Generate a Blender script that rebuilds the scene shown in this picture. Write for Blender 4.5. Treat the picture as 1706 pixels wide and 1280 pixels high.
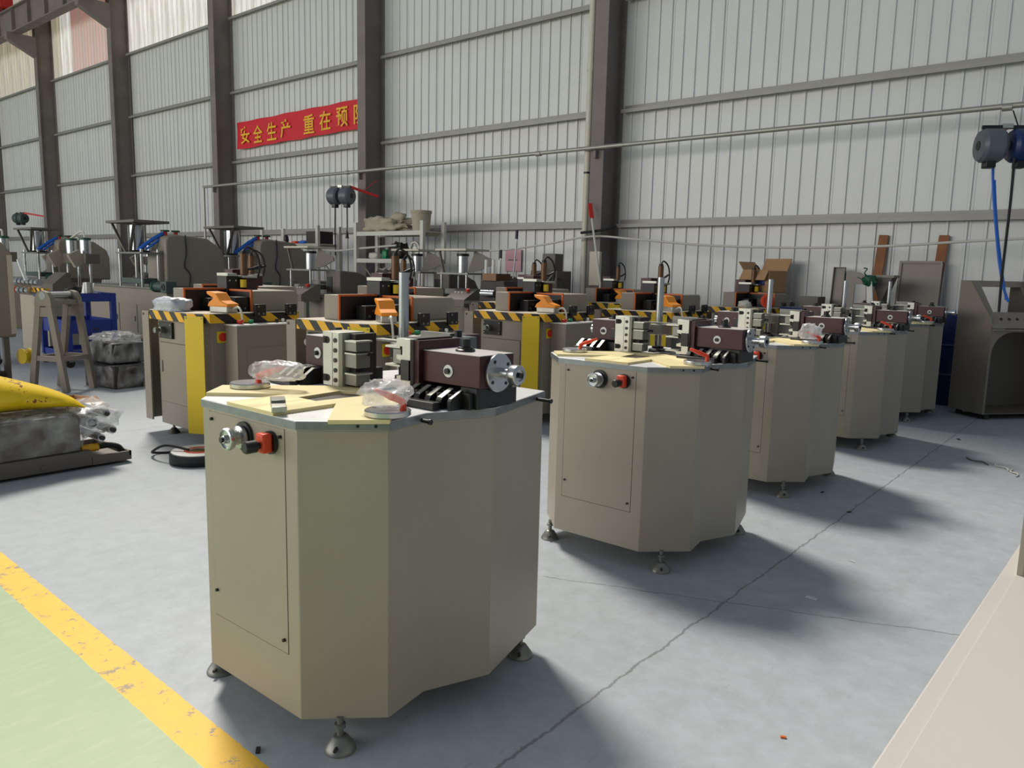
import bpy, bmesh, math, random
from mathutils import Vector, Matrix, noise
random.seed(7)
for o in list(bpy.data.objects): bpy.data.objects.remove(o)
scene = bpy.context.scene
COL = scene.collection
# ---------------------------------------------------------------- camera
FPX, PITCH, ROLL, YAW, CAMH = 1283.5, math.radians(8.326), math.radians(1.358), math.radians(39.635), 1.5
fw = Vector((-math.sin(YAW)*math.cos(PITCH), math.cos(YAW)*math.cos(PITCH), -math.sin(PITCH)))
r0 = Vector((math.cos(YAW), math.sin(YAW), 0)); u0 = r0.cross(fw)
rt = r0*math.cos(ROLL) + u0*math.sin(ROLL); upv = rt.cross(fw)
cd = bpy.data.cameras.new('camera'); cam = bpy.data.objects.new('camera', cd); COL.objects.link(cam)
cd.sensor_width = 36; cd.lens = FPX/1706*36; cd.clip_end = 300; cd.clip_start = .05
cam.matrix_world = Matrix(((rt.x, upv.x, -fw.x, 0), (rt.y, upv.y, -fw.y, 0), (rt.z, upv.z, -fw.z, CAMH), (0, 0, 0, 1)))
scene.camera = cam
def ray(x, y): return fw*FPX + rt*(x-853) - upv*(y-640)
def W(x, y, Y):      # the point where the sight line of a pixel meets the vertical plane Y
    d = ray(x, y); return Vector((0, 0, CAMH)) + d*(Y/d.y)
def Zp(x, y, z):     # ... or the level plane z
    d = ray(x, y); return Vector((0, 0, CAMH)) + d*((z-CAMH)/d.z)
# ---------------------------------------------------------------- light
vs = scene.view_settings
vs.view_transform = 'Standard'; vs.look = 'None'; vs.gamma = 1; vs.exposure = 0.0; vs.use_curve_mapping = False
wd = bpy.data.worlds.new('hall_daylight'); scene.world = wd; wd.use_nodes = True
wb = wd.node_tree.nodes['Background']; wb.inputs[0].default_value = (.74, .87, 1.0, 1); wb.inputs[1].default_value = .27
def lamp(name, kind, loc, direction, energy, color, **kw):
    l = bpy.data.lights.new(name, kind); l.energy = energy; l.color = color
    for k, v in kw.items(): setattr(l, k, v)
    o = bpy.data.objects.new(name, l); COL.objects.link(o); o.location = loc
    o.rotation_euler = Vector(direction).to_track_quat('-Z', 'Y').to_euler(); return o
# daylight falling in through the roof lights, from the left and behind the wall
lamp('roof_light_sun', 'SUN', (-12, 8, 14), (.76, -.33, -1.05), 3.8, (1.0, .925, .82), angle=math.radians(13))
# unseen area lamp added behind the camera to fill the wall and machine fronts
lamp('added_front_fill', 'AREA', (-21, -12, 5.2), (0, 1, -.05), 2900, (1.0, .96, .90), shape='RECTANGLE', size=34, size_y=6)
# ---------------------------------------------------------------- materials
def lin(c):
    c = c/255.0
    return c/12.92 if c <= .04045 else ((c+.055)/1.055)**2.4
def rgb(c): return (lin(c[0]), lin(c[1]), lin(c[2]), 1)
M = {}
def mat(name, c, rough=.5, metal=0.0, var=.06, scale=6.0, bump=0.0, bscale=60.0, spec=.5, emit=None):
    m = bpy.data.materials.new(name); m.use_nodes = True; nt = m.node_tree; N = nt.nodes; L = nt.links
    b = N['Principled BSDF']; b.inputs['Roughness'].default_value = rough; b.inputs['Metallic'].default_value = metal
    b.inputs['Specular IOR Level'].default_value = spec
    tc = N.new('ShaderNodeTexCoord')
    no = N.new('ShaderNodeTexNoise'); no.inputs['Scale'].default_value = scale; no.inputs['Detail'].default_value = 5
    L.new(tc.outputs['Object'], no.inputs['Vector'])
    mx = N.new('ShaderNodeMix'); mx.data_type = 'RGBA'
    r = rgb(c); lo = tuple(v*(1-var*2) for v in r[:3])+(1,); hi = tuple(min(1, v*(1+var*2)) for v in r[:3])+(1,)
    mx.inputs[6].default_value = lo; mx.inputs[7].default_value = hi
    L.new(no.outputs['Fac'], mx.inputs[0]); L.new(mx.outputs[2], b.inputs['Base Color'])
    if bump:
        n2 = N.new('ShaderNodeTexNoise'); n2.inputs['Scale'].default_value = bscale; n2.inputs['Detail'].default_value = 3
        L.new(tc.outputs['Object'], n2.inputs['Vector'])
        bp = N.new('ShaderNodeBump'); bp.inputs['Strength'].default_value = bump; bp.inputs['Distance'].default_value = .01
        L.new(n2.outputs['Fac'], bp.inputs['Height']); L.new(bp.outputs[0], b.inputs['Normal'])
    if emit: b.inputs['Emission Color'].default_value = rgb(emit[0]); b.inputs['Emission Strength'].default_value = emit[1]
    M[name] = m; return m
mat('beige', (158, 149, 134), .42, 0, .05, 3, .03, 200)
mat('taupe', (138, 129, 117), .45, 0, .05, 3, .03, 200)
mat('dark_taupe', (104, 96, 88), .5, 0, .06, 3)
mat('cream_paint', (200, 190, 172), .45, 0, .03, 2)
mat('bench_paint', (190, 186, 181), .4, 0, .03, 2)
mat('sunlit_cover', (196, 192, 188), .4, .2, .05, 12)  # pale colour stands for sunlight on the tops of the brown heads
mat('plate_steel', (216, 217, 218), .4, .25, .12, 14, .05, 90)
mat('shaded_steel', (128, 134, 136), .4, .6, .15, 30)  # darker copy of the table steel, shade put into its colour
mat('steel', (190, 192, 194), .25, .95, .06, 20)
mat('cast_alu', (186, 186, 178), .38, .7, .08, 16)
mat('dull_alu', (128, 128, 122), .42, .6, .1, 16)
mat('board', (222, 207, 156), .6, 0, .08, 9, .05, 120)
mat('brown', (66, 34, 36), .33, .2, .1, 10)
mat('bronze', (104, 76, 54), .4, .5, .08, 10)
mat('black', (22, 21, 22), .42, 0, .1, 10)
mat('rubber', (30, 29, 30), .65, 0, .1, 10)
mat('seam', (34, 31, 28), .8, 0, .05, 10)
mat('red', (206, 44, 32), .38, 0, .05, 8)
mat('orange_red', (224, 70, 38), .42, 0, .05, 8)
mat('orange', (238, 146, 34), .42, 0, .05, 8)
mat('orange_edge', (206, 102, 38), .5, 0, .05, 8)
mat('green', (26, 130, 84), .45, 0, .05, 8)
mat('dark_green', (20, 82, 58), .5, 0, .08, 8)
mat('yellow', (222, 190, 34), .5, 0, .05, 4)
mat('white', (222, 222, 216), .45, 0, .03, 6)
mat('off_white', (206, 203, 192), .5, 0, .05, 5)
mat('blue', (34, 56, 146), .4, 0, .08, 5)
mat('blue_dark', (22, 44, 96), .4, 0, .12, 5)
mat('blue_hose', (36, 104, 204), .4, 0, .05, 5)
mat('grey_plastic', (92, 98, 106), .4, 0, .06, 8)
mat('column', (120, 111, 107), .6, .05, .16, 2.2)
mat('girt', (150, 147, 142), .5, .3, .08, 4)
mat('pipe', (170, 166, 158), .42, .5, .08, 6)
mat('pvc', (204, 198, 182), .42, 0, .05, 4)
mat('sheet', (211, 211, 208), .42, .08, .035, 1.6)
mat('sheet_back', (150, 152, 152), .7, 0, .02, 2)
mat('banner', (206, 26, 44), .6, 0, .06, 3, .15, 6)
mat('gold', (236, 180, 40), .55, 0, .05, 8)
mat('wood', (146, 92, 52), .65, 0, .18, 9)
mat('cardboard', (176, 138, 100), .75, 0, .06, 6)
mat('canvas', (176, 166, 146), .8, 0, .1, 6)
mat('bag_yellow', (246, 206, 20), .32, 0, .06, 6, .4, 9)
mat('gearbox', (70, 88, 84), .45, .2, .08, 12)
mat('pink', (214, 166, 172), .7, 0, .04, 8)
mat('dark_part', (58, 52, 48), .55, .2, .2, 12)
mat('grey_bag', (176, 182, 192), .35, 0, .14, 16, .5, 20)
mat('crane_red', (190, 36, 34), .5, 0, .08, 4)
def bag_print(m):      # brown print smudges on the yellow bag
    nt = m.node_tree; N = nt.nodes; L = nt.links; b = N['Principled BSDF']; src = b.inputs['Base Color'].links[0].from_socket
    tc = N.new('ShaderNodeTexCoord'); sx = N.new('ShaderNodeSeparateXYZ'); L.new(tc.outputs['Object'], sx.inputs[0])
    def band(sock, lo, hi):
        a = N.new('ShaderNodeMath'); a.operation = 'GREATER_THAN'; a.inputs[1].default_value = lo; L.new(sock, a.inputs[0])
        c = N.new('ShaderNodeMath'); c.operation = 'LESS_THAN'; c.inputs[1].default_value = hi; L.new(sock, c.inputs[0])
        d = N.new('ShaderNodeMath'); d.operation = 'MULTIPLY'; L.new(a.outputs[0], d.inputs[0]); L.new(c.outputs[0], d.inputs[1]); return d.outputs[0]
    no = N.new('ShaderNodeTexNoise'); no.inputs['Scale'].default_value = 34; no.inputs['Detail'].default_value = 2; L.new(tc.outputs['Object'], no.inputs['Vector'])
    g = N.new('ShaderNodeMath'); g.operation = 'GREATER_THAN'; g.inputs[1].default_value = .56; L.new(no.outputs['Fac'], g.inputs[0])
    def mul(p, q):
        d = N.new('ShaderNodeMath'); d.operation = 'MULTIPLY'; L.new(p, d.inputs[0]); L.new(q, d.inputs[1]); return d.outputs[0]
    r1 = mul(band(sx.outputs[1], .82, .92), band(sx.outputs[2], .16, .26)); r2 = mul(band(sx.outputs[1], .90, 1.06), band(sx.outputs[2], .085, .115))
    mx = N.new('ShaderNodeMath'); mx.operation = 'MAXIMUM'; L.new(r1, mx.inputs[0]); L.new(r2, mx.inputs[1])
    mi = N.new('ShaderNodeMix'); mi.data_type = 'RGBA'; L.new(mul(mx.outputs[0], g.outputs[0]), mi.inputs[0]); L.new(src, mi.inputs[6]); mi.inputs[7].default_value = rgb((132, 66, 18)); L.new(mi.outputs[2], b.inputs['Base Color'])
bag_print(M['bag_yellow'])
def stripes(name, a, c, k):
    m = mat(name, a, .5); nt = m.node_tree; N = nt.nodes; L = nt.links
    tc = N.new('ShaderNodeTexCoord'); sx = N.new('ShaderNodeSeparateXYZ'); L.new(tc.outputs['Object'], sx.inputs[0])
    a1 = N.new('ShaderNodeMath'); a1.operation = 'ADD'; m7 = N.new('ShaderNodeMath'); m7.operation = 'MULTIPLY'; m7.inputs[1].default_value = .72; L.new(sx.outputs[1], m7.inputs[0]); L.new(sx.outputs[0], a1.inputs[0]); L.new(m7.outputs[0], a1.inputs[1])
    a2 = N.new('ShaderNodeMath'); a2.operation = 'ADD'; L.new(a1.outputs[0], a2.inputs[0]); L.new(sx.outputs[2], a2.inputs[1])
    mu = N.new('ShaderNodeMath'); mu.operation = 'MULTIPLY'; mu.inputs[1].default_value = k; L.new(a2.outputs[0], mu.inputs[0])
    fr = N.new('ShaderNodeMath'); fr.operation = 'FRACT'; L.new(mu.outputs[0], fr.inputs[0])
    gt = N.new('ShaderNodeMath'); gt.operation = 'GREATER_THAN'; gt.inputs[1].default_value = .5; L.new(fr.outputs[0], gt.inputs[0])
    mx = N.new('ShaderNodeMix'); mx.data_type = 'RGBA'; mx.inputs[6].default_value = rgb(a); mx.inputs[7].default_value = rgb(c)
    L.new(gt.outputs[0], mx.inputs[0]); L.new(mx.outputs[2], N['Principled BSDF'].inputs['Base Color'])
stripes('hazard', (236, 178, 22), (24, 22, 22), 5.2)
def film(name, tint, opac, rough=.22, fs=14.0, bs=.45):
    m = bpy.data.materials.new(name); m.use_nodes = True; nt = m.node_tree; N = nt.nodes; L = nt.links
    b = N['Principled BSDF']; b.inputs['Base Color'].default_value = rgb(tint); b.inputs['Roughness'].default_value = rough
    tc = N.new('ShaderNodeTexCoord'); no = N.new('ShaderNodeTexNoise'); no.inputs['Scale'].default_value = fs; no.inputs['Detail'].default_value = 3
    L.new(tc.outputs['Object'], no.inputs['Vector'])
    bp = N.new('ShaderNodeBump'); bp.inputs['Strength'].default_value = bs; bp.inputs['Distance'].default_value = .02
    L.new(no.outputs['Fac'], bp.inputs['Height']); L.new(bp.outputs[0], b.inputs['Normal'])
    mr = N.new('ShaderNodeMapRange'); mr.inputs[1].default_value = .35; mr.inputs[2].default_value = .7
    mr.inputs[3].default_value = max(0, opac-.22); mr.inputs[4].default_value = min(1, opac+.3)
    L.new(no.outputs['Fac'], mr.inputs[0]); L.new(mr.outputs[0], b.inputs['Alpha'])
    M[name] = m
film('film', (238, 239, 240), .36); film('thin_wrap', (228, 228, 228), .12, .2, 7.0, .3)
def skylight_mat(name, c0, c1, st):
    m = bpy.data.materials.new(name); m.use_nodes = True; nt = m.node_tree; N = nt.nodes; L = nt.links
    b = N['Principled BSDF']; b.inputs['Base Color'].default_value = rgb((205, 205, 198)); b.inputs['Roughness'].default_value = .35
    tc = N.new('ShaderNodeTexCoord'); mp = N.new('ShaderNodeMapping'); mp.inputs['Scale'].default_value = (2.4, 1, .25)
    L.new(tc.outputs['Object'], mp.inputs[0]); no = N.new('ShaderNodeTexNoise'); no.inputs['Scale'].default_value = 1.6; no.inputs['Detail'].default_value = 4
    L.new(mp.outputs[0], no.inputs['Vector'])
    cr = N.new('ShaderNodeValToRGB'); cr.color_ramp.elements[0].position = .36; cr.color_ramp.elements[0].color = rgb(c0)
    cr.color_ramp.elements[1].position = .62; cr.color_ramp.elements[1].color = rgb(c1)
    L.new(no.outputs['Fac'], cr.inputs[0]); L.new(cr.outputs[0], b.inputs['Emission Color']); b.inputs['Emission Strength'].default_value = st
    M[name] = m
skylight_mat('skylight', (150, 138, 128), (240, 238, 236), .62)
skylight_mat('skylight_tan', (120, 104, 90), (214, 198, 170), .42)
skylight_mat('skylight_red_glow', (196, 96, 96), (150, 122, 116), .42)  # red light from behind the sheet, painted into the panel's emission
def floor_mat():
    m = bpy.data.materials.new('floor_paint'); m.use_nodes = True; nt = m.node_tree; N = nt.nodes; L = nt.links
    b = N['Principled BSDF']; tc = N.new('ShaderNodeTexCoord'); sx = N.new('ShaderNodeSeparateXYZ'); L.new(tc.outputs['Object'], sx.inputs[0])
    def math_(op, a, c=None, v=None):
        n = N.new('ShaderNodeMath'); n.operation = op
        if isinstance(a, (int, float)): n.inputs[0].default_value = a
        else: L.new(a, n.inputs[0])
        if c is not None:
            if isinstance(c, (int, float)): n.inputs[1].default_value = c
            else: L.new(c, n.inputs[1])
        return n.outputs[0]
    def nz(scale, det=5, rough=.6, vec=None):
        n = N.new('ShaderNodeTexNoise'); n.inputs['Scale'].default_value = scale; n.inputs['Detail'].default_value = det; n.inputs['Roughness'].default_value = rough
        L.new(vec or tc.outputs['Object'], n.inputs['Vector']); return n.outputs['Fac']
    def ramp(f, p0, c0, p1, c1):
        n = N.new('ShaderNodeValToRGB'); e = n.color_ramp.elements; e[0].position = p0; e[0].color = c0; e[1].position = p1; e[1].color = c1
        L.new(f, n.inputs[0]); return n.outputs[0]
    def mix(f, a, c):
        n = N.new('ShaderNodeMix'); n.data_type = 'RGBA'
        if isinstance(f, (int, float)): n.inputs[0].default_value = f
        else: L.new(f, n.inputs[0])
        for s, v in ((6, a), (7, c)):
            if isinstance(v, tuple): n.inputs[s].default_value = v
            else: L.new(v, n.inputs[s])
        return n.outputs[2]
    big = nz(.7, 4); fine = nz(9, 8, .7); sp = N.new('ShaderNodeMapping'); sp.inputs['Scale'].default_value = (9, 2.2, 1); sp.inputs['Rotation'].default_value = (0, 0, .5)
    L.new(tc.outputs['Object'], sp.inputs[0]); scuff = nz(3.0, 8, .75, sp.outputs[0])
    grey = mix(big, rgb((156, 166, 176)), rgb((181, 186, 190)))
    grey = mix(ramp(fine, .35, (0, 0, 0, 1), .75, (.5, .5, .5, 1)), grey, rgb((128, 132, 134)))
    grey = mix(ramp(scuff, .60, (0, 0, 0, 1), .74, (.55, .55, .55, 1)), grey, rgb((120, 120, 118)))
    green = mix(big, rgb((146, 172, 138)), rgb((172, 186, 150)))
    green = mix(ramp(scuff, .5, (0, 0, 0, 1), .8, (.5, .5, .5, 1)), green, rgb((196, 202, 168)))
    yel = mix(fine, rgb((228, 176, 46)), rgb((240, 198, 72)))
    wear = ramp(math_('MULTIPLY', nz(13, 9, .8), math_('ADD', nz(2.2, 3), .45)), .52, (0, 0, 0, 1), .56, (1, 1, 1, 1))
    yel = mix(wear, yel, rgb((150, 138, 112)))
    jit = math_('MULTIPLY', math_('SUBTRACT', nz(30, 3), .5), .012)
    yy = math_('ADD', math_('ADD', sx.outputs[1], math_('MULTIPLY', sx.outputs[0], .027)), jit)
    s1 = math_('GREATER_THAN', yy, 1.005); s2 = math_('GREATER_THAN', yy, 1.14)
    colr = mix(s2, mix(s1, green, yel), grey)
    # joints and cracks in the slab
    wob = math_('MULTIPLY', math_('SUBTRACT', nz(5, 6, .7), .5), .07)
    def line(a, bb, c, w, lo=None):   # |a x + b y + c + wobble| < w
        e = math_('ADD', math_('ADD', math_('MULTIPLY', sx.outputs[0], a), math_('MULTIPLY', sx.outputs[1], bb)), math_('ADD', wob, c))
        return math_('LESS_THAN', math_('ABSOLUTE', e), w)
    ck = math_('MAXIMUM', line(1, 0, 1.39, .0055), math_('MULTIPLY', line(-.39, .92, -3.55, .004), math_('GREATER_THAN', sx.outputs[0], -2.2)))
    ck = math_('MAXIMUM', ck, line(.1, 1, -4.35+6.0, .004))
    ck = math_('MAXIMUM', ck, line(1, .02, 6.9, .006))
    ck = math_('MULTIPLY', ck, s2)
    ck = math_('MULTIPLY', ck, .5)
    colr = mix(ck, colr, rgb((66, 64, 62)))
    L.new(colr, b.inputs['Base Color'])
    rr = N.new('ShaderNodeMapRange'); rr.inputs[3].default_value = .34; rr.inputs[4].default_value = .62; L.new(fine, rr.inputs[0]); L.new(rr.outputs[0], b.inputs['Roughness'])
    bp = N.new('ShaderNodeBump'); bp.inputs['Strength'].default_value = .25; bp.inputs['Distance'].default_value = .01
    L.new(math_('SUBTRACT', math_('MULTIPLY', scuff, .3), ck), bp.inputs['Height']); L.new(bp.outputs[0], b.inputs['Normal'])
    b.inputs['Specular IOR Level'].default_value = .35
    M['floor'] = m
floor_mat()
# ---------------------------------------------------------------- mesh helpers
class G:
    def __init__(s): s.v = []; s.f = []
    def add(s, v, f):
        k = len(s.v); s.v += [tuple(p) for p in v]; s.f += [tuple(i+k for i in q) for q in f]; return s
    def box(s, x0, x1, y0, y1, z0, z1):
        return s.add([(x, y, z) for x in (x0, x1) for y in (y0, y1) for z in (z0, z1)],
                     [(0, 1, 3, 2), (4, 6, 7, 5), (0, 4, 5, 1), (2, 3, 7, 6), (0, 2, 6, 4), (1, 5, 7, 3)])
    def obox(s, c, size, rz=0, ry=0, rx=0):
        R = Matrix.Rotation(rz, 3, 'Z') @ Matrix.Rotation(ry, 3, 'Y') @ Matrix.Rotation(rx, 3, 'X')
        h = Vector(size)/2; g = G().box(-h.x, h.x, -h.y, h.y, -h.z, h.z)
        return s.add([R @ Vector(p)+Vector(c) for p in g.v], g.f)
    def bar(s, a, b, w, t, upd=(0, 0, 1)):      # rectangular bar from a to b
        a = Vector(a); b = Vector(b); d = (b-a).normalized(); u = Vector(upd)
        if abs(d.dot(u)) > .98: u = Vector((1, 0, 0))
        sx = d.cross(u).normalized(); sy = sx.cross(d).normalized()
        P = [p+sx*i*w/2+sy*j*t/2 for p in (a, b) for i, j in ((-1, -1), (1, -1), (1, 1), (-1, 1))]
        return s.add(P, [(3, 2, 1, 0), (4, 5, 6, 7)]+[(i, (i+1) % 4, 4+(i+1) % 4, 4+i) for i in range(4)])
    def prism(s, poly, a, b, fn=lambda u, v, w: (u, v, w)):
        n = len(poly)
        return s.add([fn(p[0], p[1], a) for p in poly]+[fn(p[0], p[1], b) for p in poly],
                     [tuple(range(n))[::-1], tuple(range(n, 2*n))]+[(i, (i+1) % n, n+(i+1) % n, n+i) for i in range(n)])
    def ex(s, poly, y0, y1): return s.prism(poly, y0, y1, lambda u, v, w: (u, w, v))      # outline in x,z pushed along y
    def exx(s, poly, x0, x1): return s.prism(poly, x0, x1, lambda u, v, w: (w, u, v))     # outline in y,z pushed along x
    def lathe(s, prof, o, ax=(0, 0, 1), n=20):
        ax = Vector(ax).normalized(); t = Vector((1, 0, 0)) if abs(ax.x) < .9 else Vector((0, 1, 0))
        e1 = ax.cross(t).normalized(); e2 = ax.cross(e1); o = Vector(o); V = []; F = []
        for r, h in prof:
            for i in range(n):
                a = 2*math.pi*i/n; V.append(o+ax*h+e1*(r*math.cos(a))+e2*(r*math.sin(a)))
        m = len(prof)
        for j in range(m-1):
            for i in range(n): F.append((j*n+i, j*n+(i+1) % n, (j+1)*n+(i+1) % n, (j+1)*n+i))
        F.append(tuple(range(n))[::-1]); F.append(tuple(range((m-1)*n, m*n)))
        return s.add(V, F)
    def cyl(s, a, b, r, n=16, r2=None):
        a = Vector(a); b = Vector(b); d = b-a
        return s.lathe([(r, 0), (r if r2 is None else r2, d.length)], a, d, n)
    def ring(s, o, ax, ro, ri, t, n=20):
        ax = Vector(ax).normalized(); q = Vector((1, 0, 0)) if abs(ax.x) < .9 else Vector((0, 1, 0)); e1 = ax.cross(q).normalized(); e2 = ax.cross(e1); o = Vector(o)
        V = []; F = []
        for r, h in ((ro, 0), (ro, t), (ri, t), (ri, 0)):
            for i in range(n):
                a = 2*math.pi*i/n; V.append(o+ax*h+(e1*math.cos(a)+e2*math.sin(a))*r)
        for j in range(4):
            for i in range(n): F.append((j*n+i, j*n+(i+1) % n, ((j+1) % 4)*n+(i+1) % n, ((j+1) % 4)*n+i))
        return s.add(V, F)
    def tube(s, pts, r, n=7, sub=5):
        P = [Vector(p) for p in pts]
        if sub > 1 and len(P) > 2:      # Catmull-Rom
            Q = [P[0]]+P+[P[-1]]; out = []
            for i in range(1, len(Q)-2):
                for k in range(sub):
                    t = k/sub; a, b, c, d = Q[i-1], Q[i], Q[i+1], Q[i+2]
                    out.append(.5*((2*b)+(c-a)*t+(2*a-5*b+4*c-d)*t*t+(3*b-a-3*c+d)*t**3))
            P = out+[P[-1]]
        V = []; F = []; e = None
        for i, p in enumerate(P):
            d = (P[min(i+1, len(P)-1)]-P[max(i-1, 0)]).normalized()
            if e is None: e = d.cross(Vector((0, 0, 1)) if abs(d.z) < .9 else Vector((1, 0, 0))).normalized()
            e = (e-d*e.dot(d)).normalized(); f = d.cross(e)
            V += [p+(e*math.cos(2*math.pi*k/n)+f*math.sin(2*math.pi*k/n))*r for k in range(n)]
        for j in range(len(P)-1):
            for k in range(n): F.append((j*n+k, j*n+(k+1) % n, (j+1)*n+(k+1) % n, (j+1)*n+k))
        F += [tuple(range(n))[::-1], tuple(range((len(P)-1)*n, len(P)*n))]
        return s.add(V, F)
    def blob(s, c, size, seed=0, amp=.12, n=14, k=3.0, sq=.55, fl=None):  # crumpled lump, boxy when sq is small
        c = Vector(c); V = []; F = []; so = Vector((seed*3.7, seed*1.3, seed*2.1))
        sg = lambda t: math.copysign(abs(t)**sq, t)
        for j in range(n+1):
            ph = -math.pi/2+math.pi*j/n
            for i in range(2*n):
                th = math.pi*i/n; d = Vector((sg(math.cos(ph))*sg(math.cos(th)), sg(math.cos(ph))*sg(math.sin(th)), sg(math.sin(ph))))
                q = 1+amp*noise.noise(d*k+so)+amp*.6*noise.noise(d*k*2.7+so)
                p = Vector((d.x*size[0]/2*q, d.y*size[1]/2*q, d.z*size[2]/2*q))
                if fl is not None: p.z = max(p.z, fl)
                V.append(c+p)
        for j in range(n):
            for i in range(2*n): F.append((j*2*n+i, j*2*n+(i+1) % (2*n), (j+1)*2*n+(i+1) % (2*n), (j+1)*2*n+i))
        return s.add(V, F)
    def mesh(s, name, mt, smooth=35):
        me = bpy.data.meshes.new(name); me.from_pydata(s.v, [], s.f); bm = bmesh.new(); bm.from_mesh(me)
        bmesh.ops.remove_doubles(bm, verts=bm.verts, dist=1e-6); bmesh.ops.recalc_face_normals(bm, faces=bm.faces); bm.to_mesh(me); bm.free()
        me.materials.append(M[mt])
        if smooth: me.shade_smooth(); me.set_sharp_from_angle(angle=math.radians(smooth))
        return me
    def build(s, name, mt, parent=None, bevel=0, smooth=35, label=None):
        o = bpy.data.objects.new(name, s.mesh(name, mt, smooth)); COL.objects.link(o); o.parent = parent
        if bevel:
            b = o.modifiers.new('bevel', 'BEVEL'); b.width = bevel; b.segments = 2; b.limit_method = 'ANGLE'; b.angle_limit = math.radians(40)
        if label: o['label'] = label
        return o
def tag(o, label, cat, group=None):
    o['label'] = label; o['category'] = cat
    if group: o['group'] = group
    return o
def thing(name, label, cat, loc=(0, 0, 0), rz=0, group=None):
    o = bpy.data.objects.new(name, None); COL.objects.link(o); o.empty_display_size = .1
    o.location = loc; o.rotation_euler = (0, 0, rz); return tag(o, label, cat, group)
def struct(o): o['kind'] = 'structure'; return o
def copy_tree(o, parent=None):
    c = o.copy(); COL.objects.link(c); c.parent = parent
    for ch in [x for x in bpy.data.objects if x.parent == o]: copy_tree(ch, c)
    return c
def dup(o, loc, rz, label):
    c = copy_tree(o); c.location = loc; c.rotation_euler = (0, 0, rz); c['label'] = label; return c
# ================================================================ THE HALL
WY = 11.2
fl = struct(G().box(-48, 8, -14, WY+.3, -.1, 0).build('floor', 'floor', smooth=0))
wall = struct(G().box(-48, 3, WY+.06, WY+.12, 0, 7.64).build('wall_back', 'sheet_back', smooth=0))
PW = .86
def sheet(z0, z1):      # one profiled wall sheet, four ribs
    prof = []
    for k in range(4):
        x = k*PW/4; prof += [(x, 0), (x+.150, 0), (x+.158, -.022), (x+.190, -.022), (x+.198, 0)]
    prof.append((PW+.012, 0)); g = G(); n = len(prof)
    g.add([(x, y, z) for z in (z0, z1) for x, y in prof], [(i, i+1, n+i+1, n+i) for i in range(n-1)])
    # a slightly proud seam where two sheets overlap
    g.box(-.004, .012, -.006, .002, z0, z1); return g
low = sheet(0, 7.64).mesh('panel', 'sheet', 0); tops = {k: sheet(7.64, 11.6).mesh('roof_light_panel', k, 0) for k in ('skylight', 'skylight_tan', 'skylight_red_glow')}; top_pl = sheet(7.64, 11.6).mesh('upper_panel', 'sheet', 0)
n = 0; x = 2.4
while x > -47:
    x -= PW
    for nm, me in (('panel', low), ('roof_light_panel', tops['skylight_tan' if x < -30 else 'skylight_red_glow' if -28.6 < x < -25.6 else 'skylight']) if x < -13 else ('upper_panel', top_pl)):
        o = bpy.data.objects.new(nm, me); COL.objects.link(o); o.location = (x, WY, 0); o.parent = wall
# partial roof out of view, added and cut to shade the back-left of the hall
roof = struct(G().box(-47, -17.6, 6.1, WY+.3, 11.6, 11.66).build('shade_roof', 'sheet_back', smooth=0))
for k in range(13): G().box(-46.5+k*2.2, -46.38+k*2.2, 6.1, WY+.3, 11.4, 11.6).build('purlin', 'column', roof, smooth=0)
CX_ = [-7.04, -12.9, -18.7, -24.4, -30.1, -35.8]
CF, CB, CW = 10.65, 11.17, .25
def girt(x0, x1, z):
    return G().box(x0, x1, WY-.15, WY-.03, z-.006, z+.006).box(x0, x1, WY-.16, WY-.15, z-.05, z+.006).box(x0, x1, WY-.035, WY-.028, z-.006, z+.08)
bays = [(3, -7.04+.02)]+[(a-CW+.02, b-.02) for a, b in zip(CX_, CX_[1:])]+[(CX_[-1]-CW, -47)]
for z in (2.305, 4.12, 5.83, 7.62):
    for i, (a, b) in enumerate(bays):
        girt(b+.02 if i == 0 else b+.04, a-.03, z).build('girt', 'girt', wall, smooth=0)
names = ['dark steel wall column beside the white downpipe', 'dark steel wall column at the right end of the red banner', 'dark steel wall column at the left end of the red banner',
         'dark steel wall column, second to the left of the banner', 'dark steel wall column, third to the left of the banner', 'dark steel wall column cut by the left edge of the picture']
for X, lb in zip(CX_, names):
    t = thing('steel_column', lb, 'column', (X, 0, 0), 0, 'steel columns along the wall')
    G().box(-CW, 0, CF, CF+.016, 0, 11.6).build('front_flange', 'column', t, smooth=0)
    G().box(-CW, 0, CB-.016, CB, 0, 11.6).build('rear_flange', 'column', t, smooth=0)
    G().box(-CW/2-.03, -CW/2+.03, CF+.016, CB-.016, 0, 11.6).build('web', 'column', t, smooth=0)
    G().box(-CW-.02, .02, CF-.02, CB, 0, .03).build('base_plate', 'column', t, smooth=0)
    if X < -20:       # corbel that carries the crane rail
        G().exx([(CF, 8.3), (CF, 8.95), (CF-.85, 8.95), (CF-.85, 8.72)], -CW, 0).build('corbel', 'column', t, smooth=0)
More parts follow.
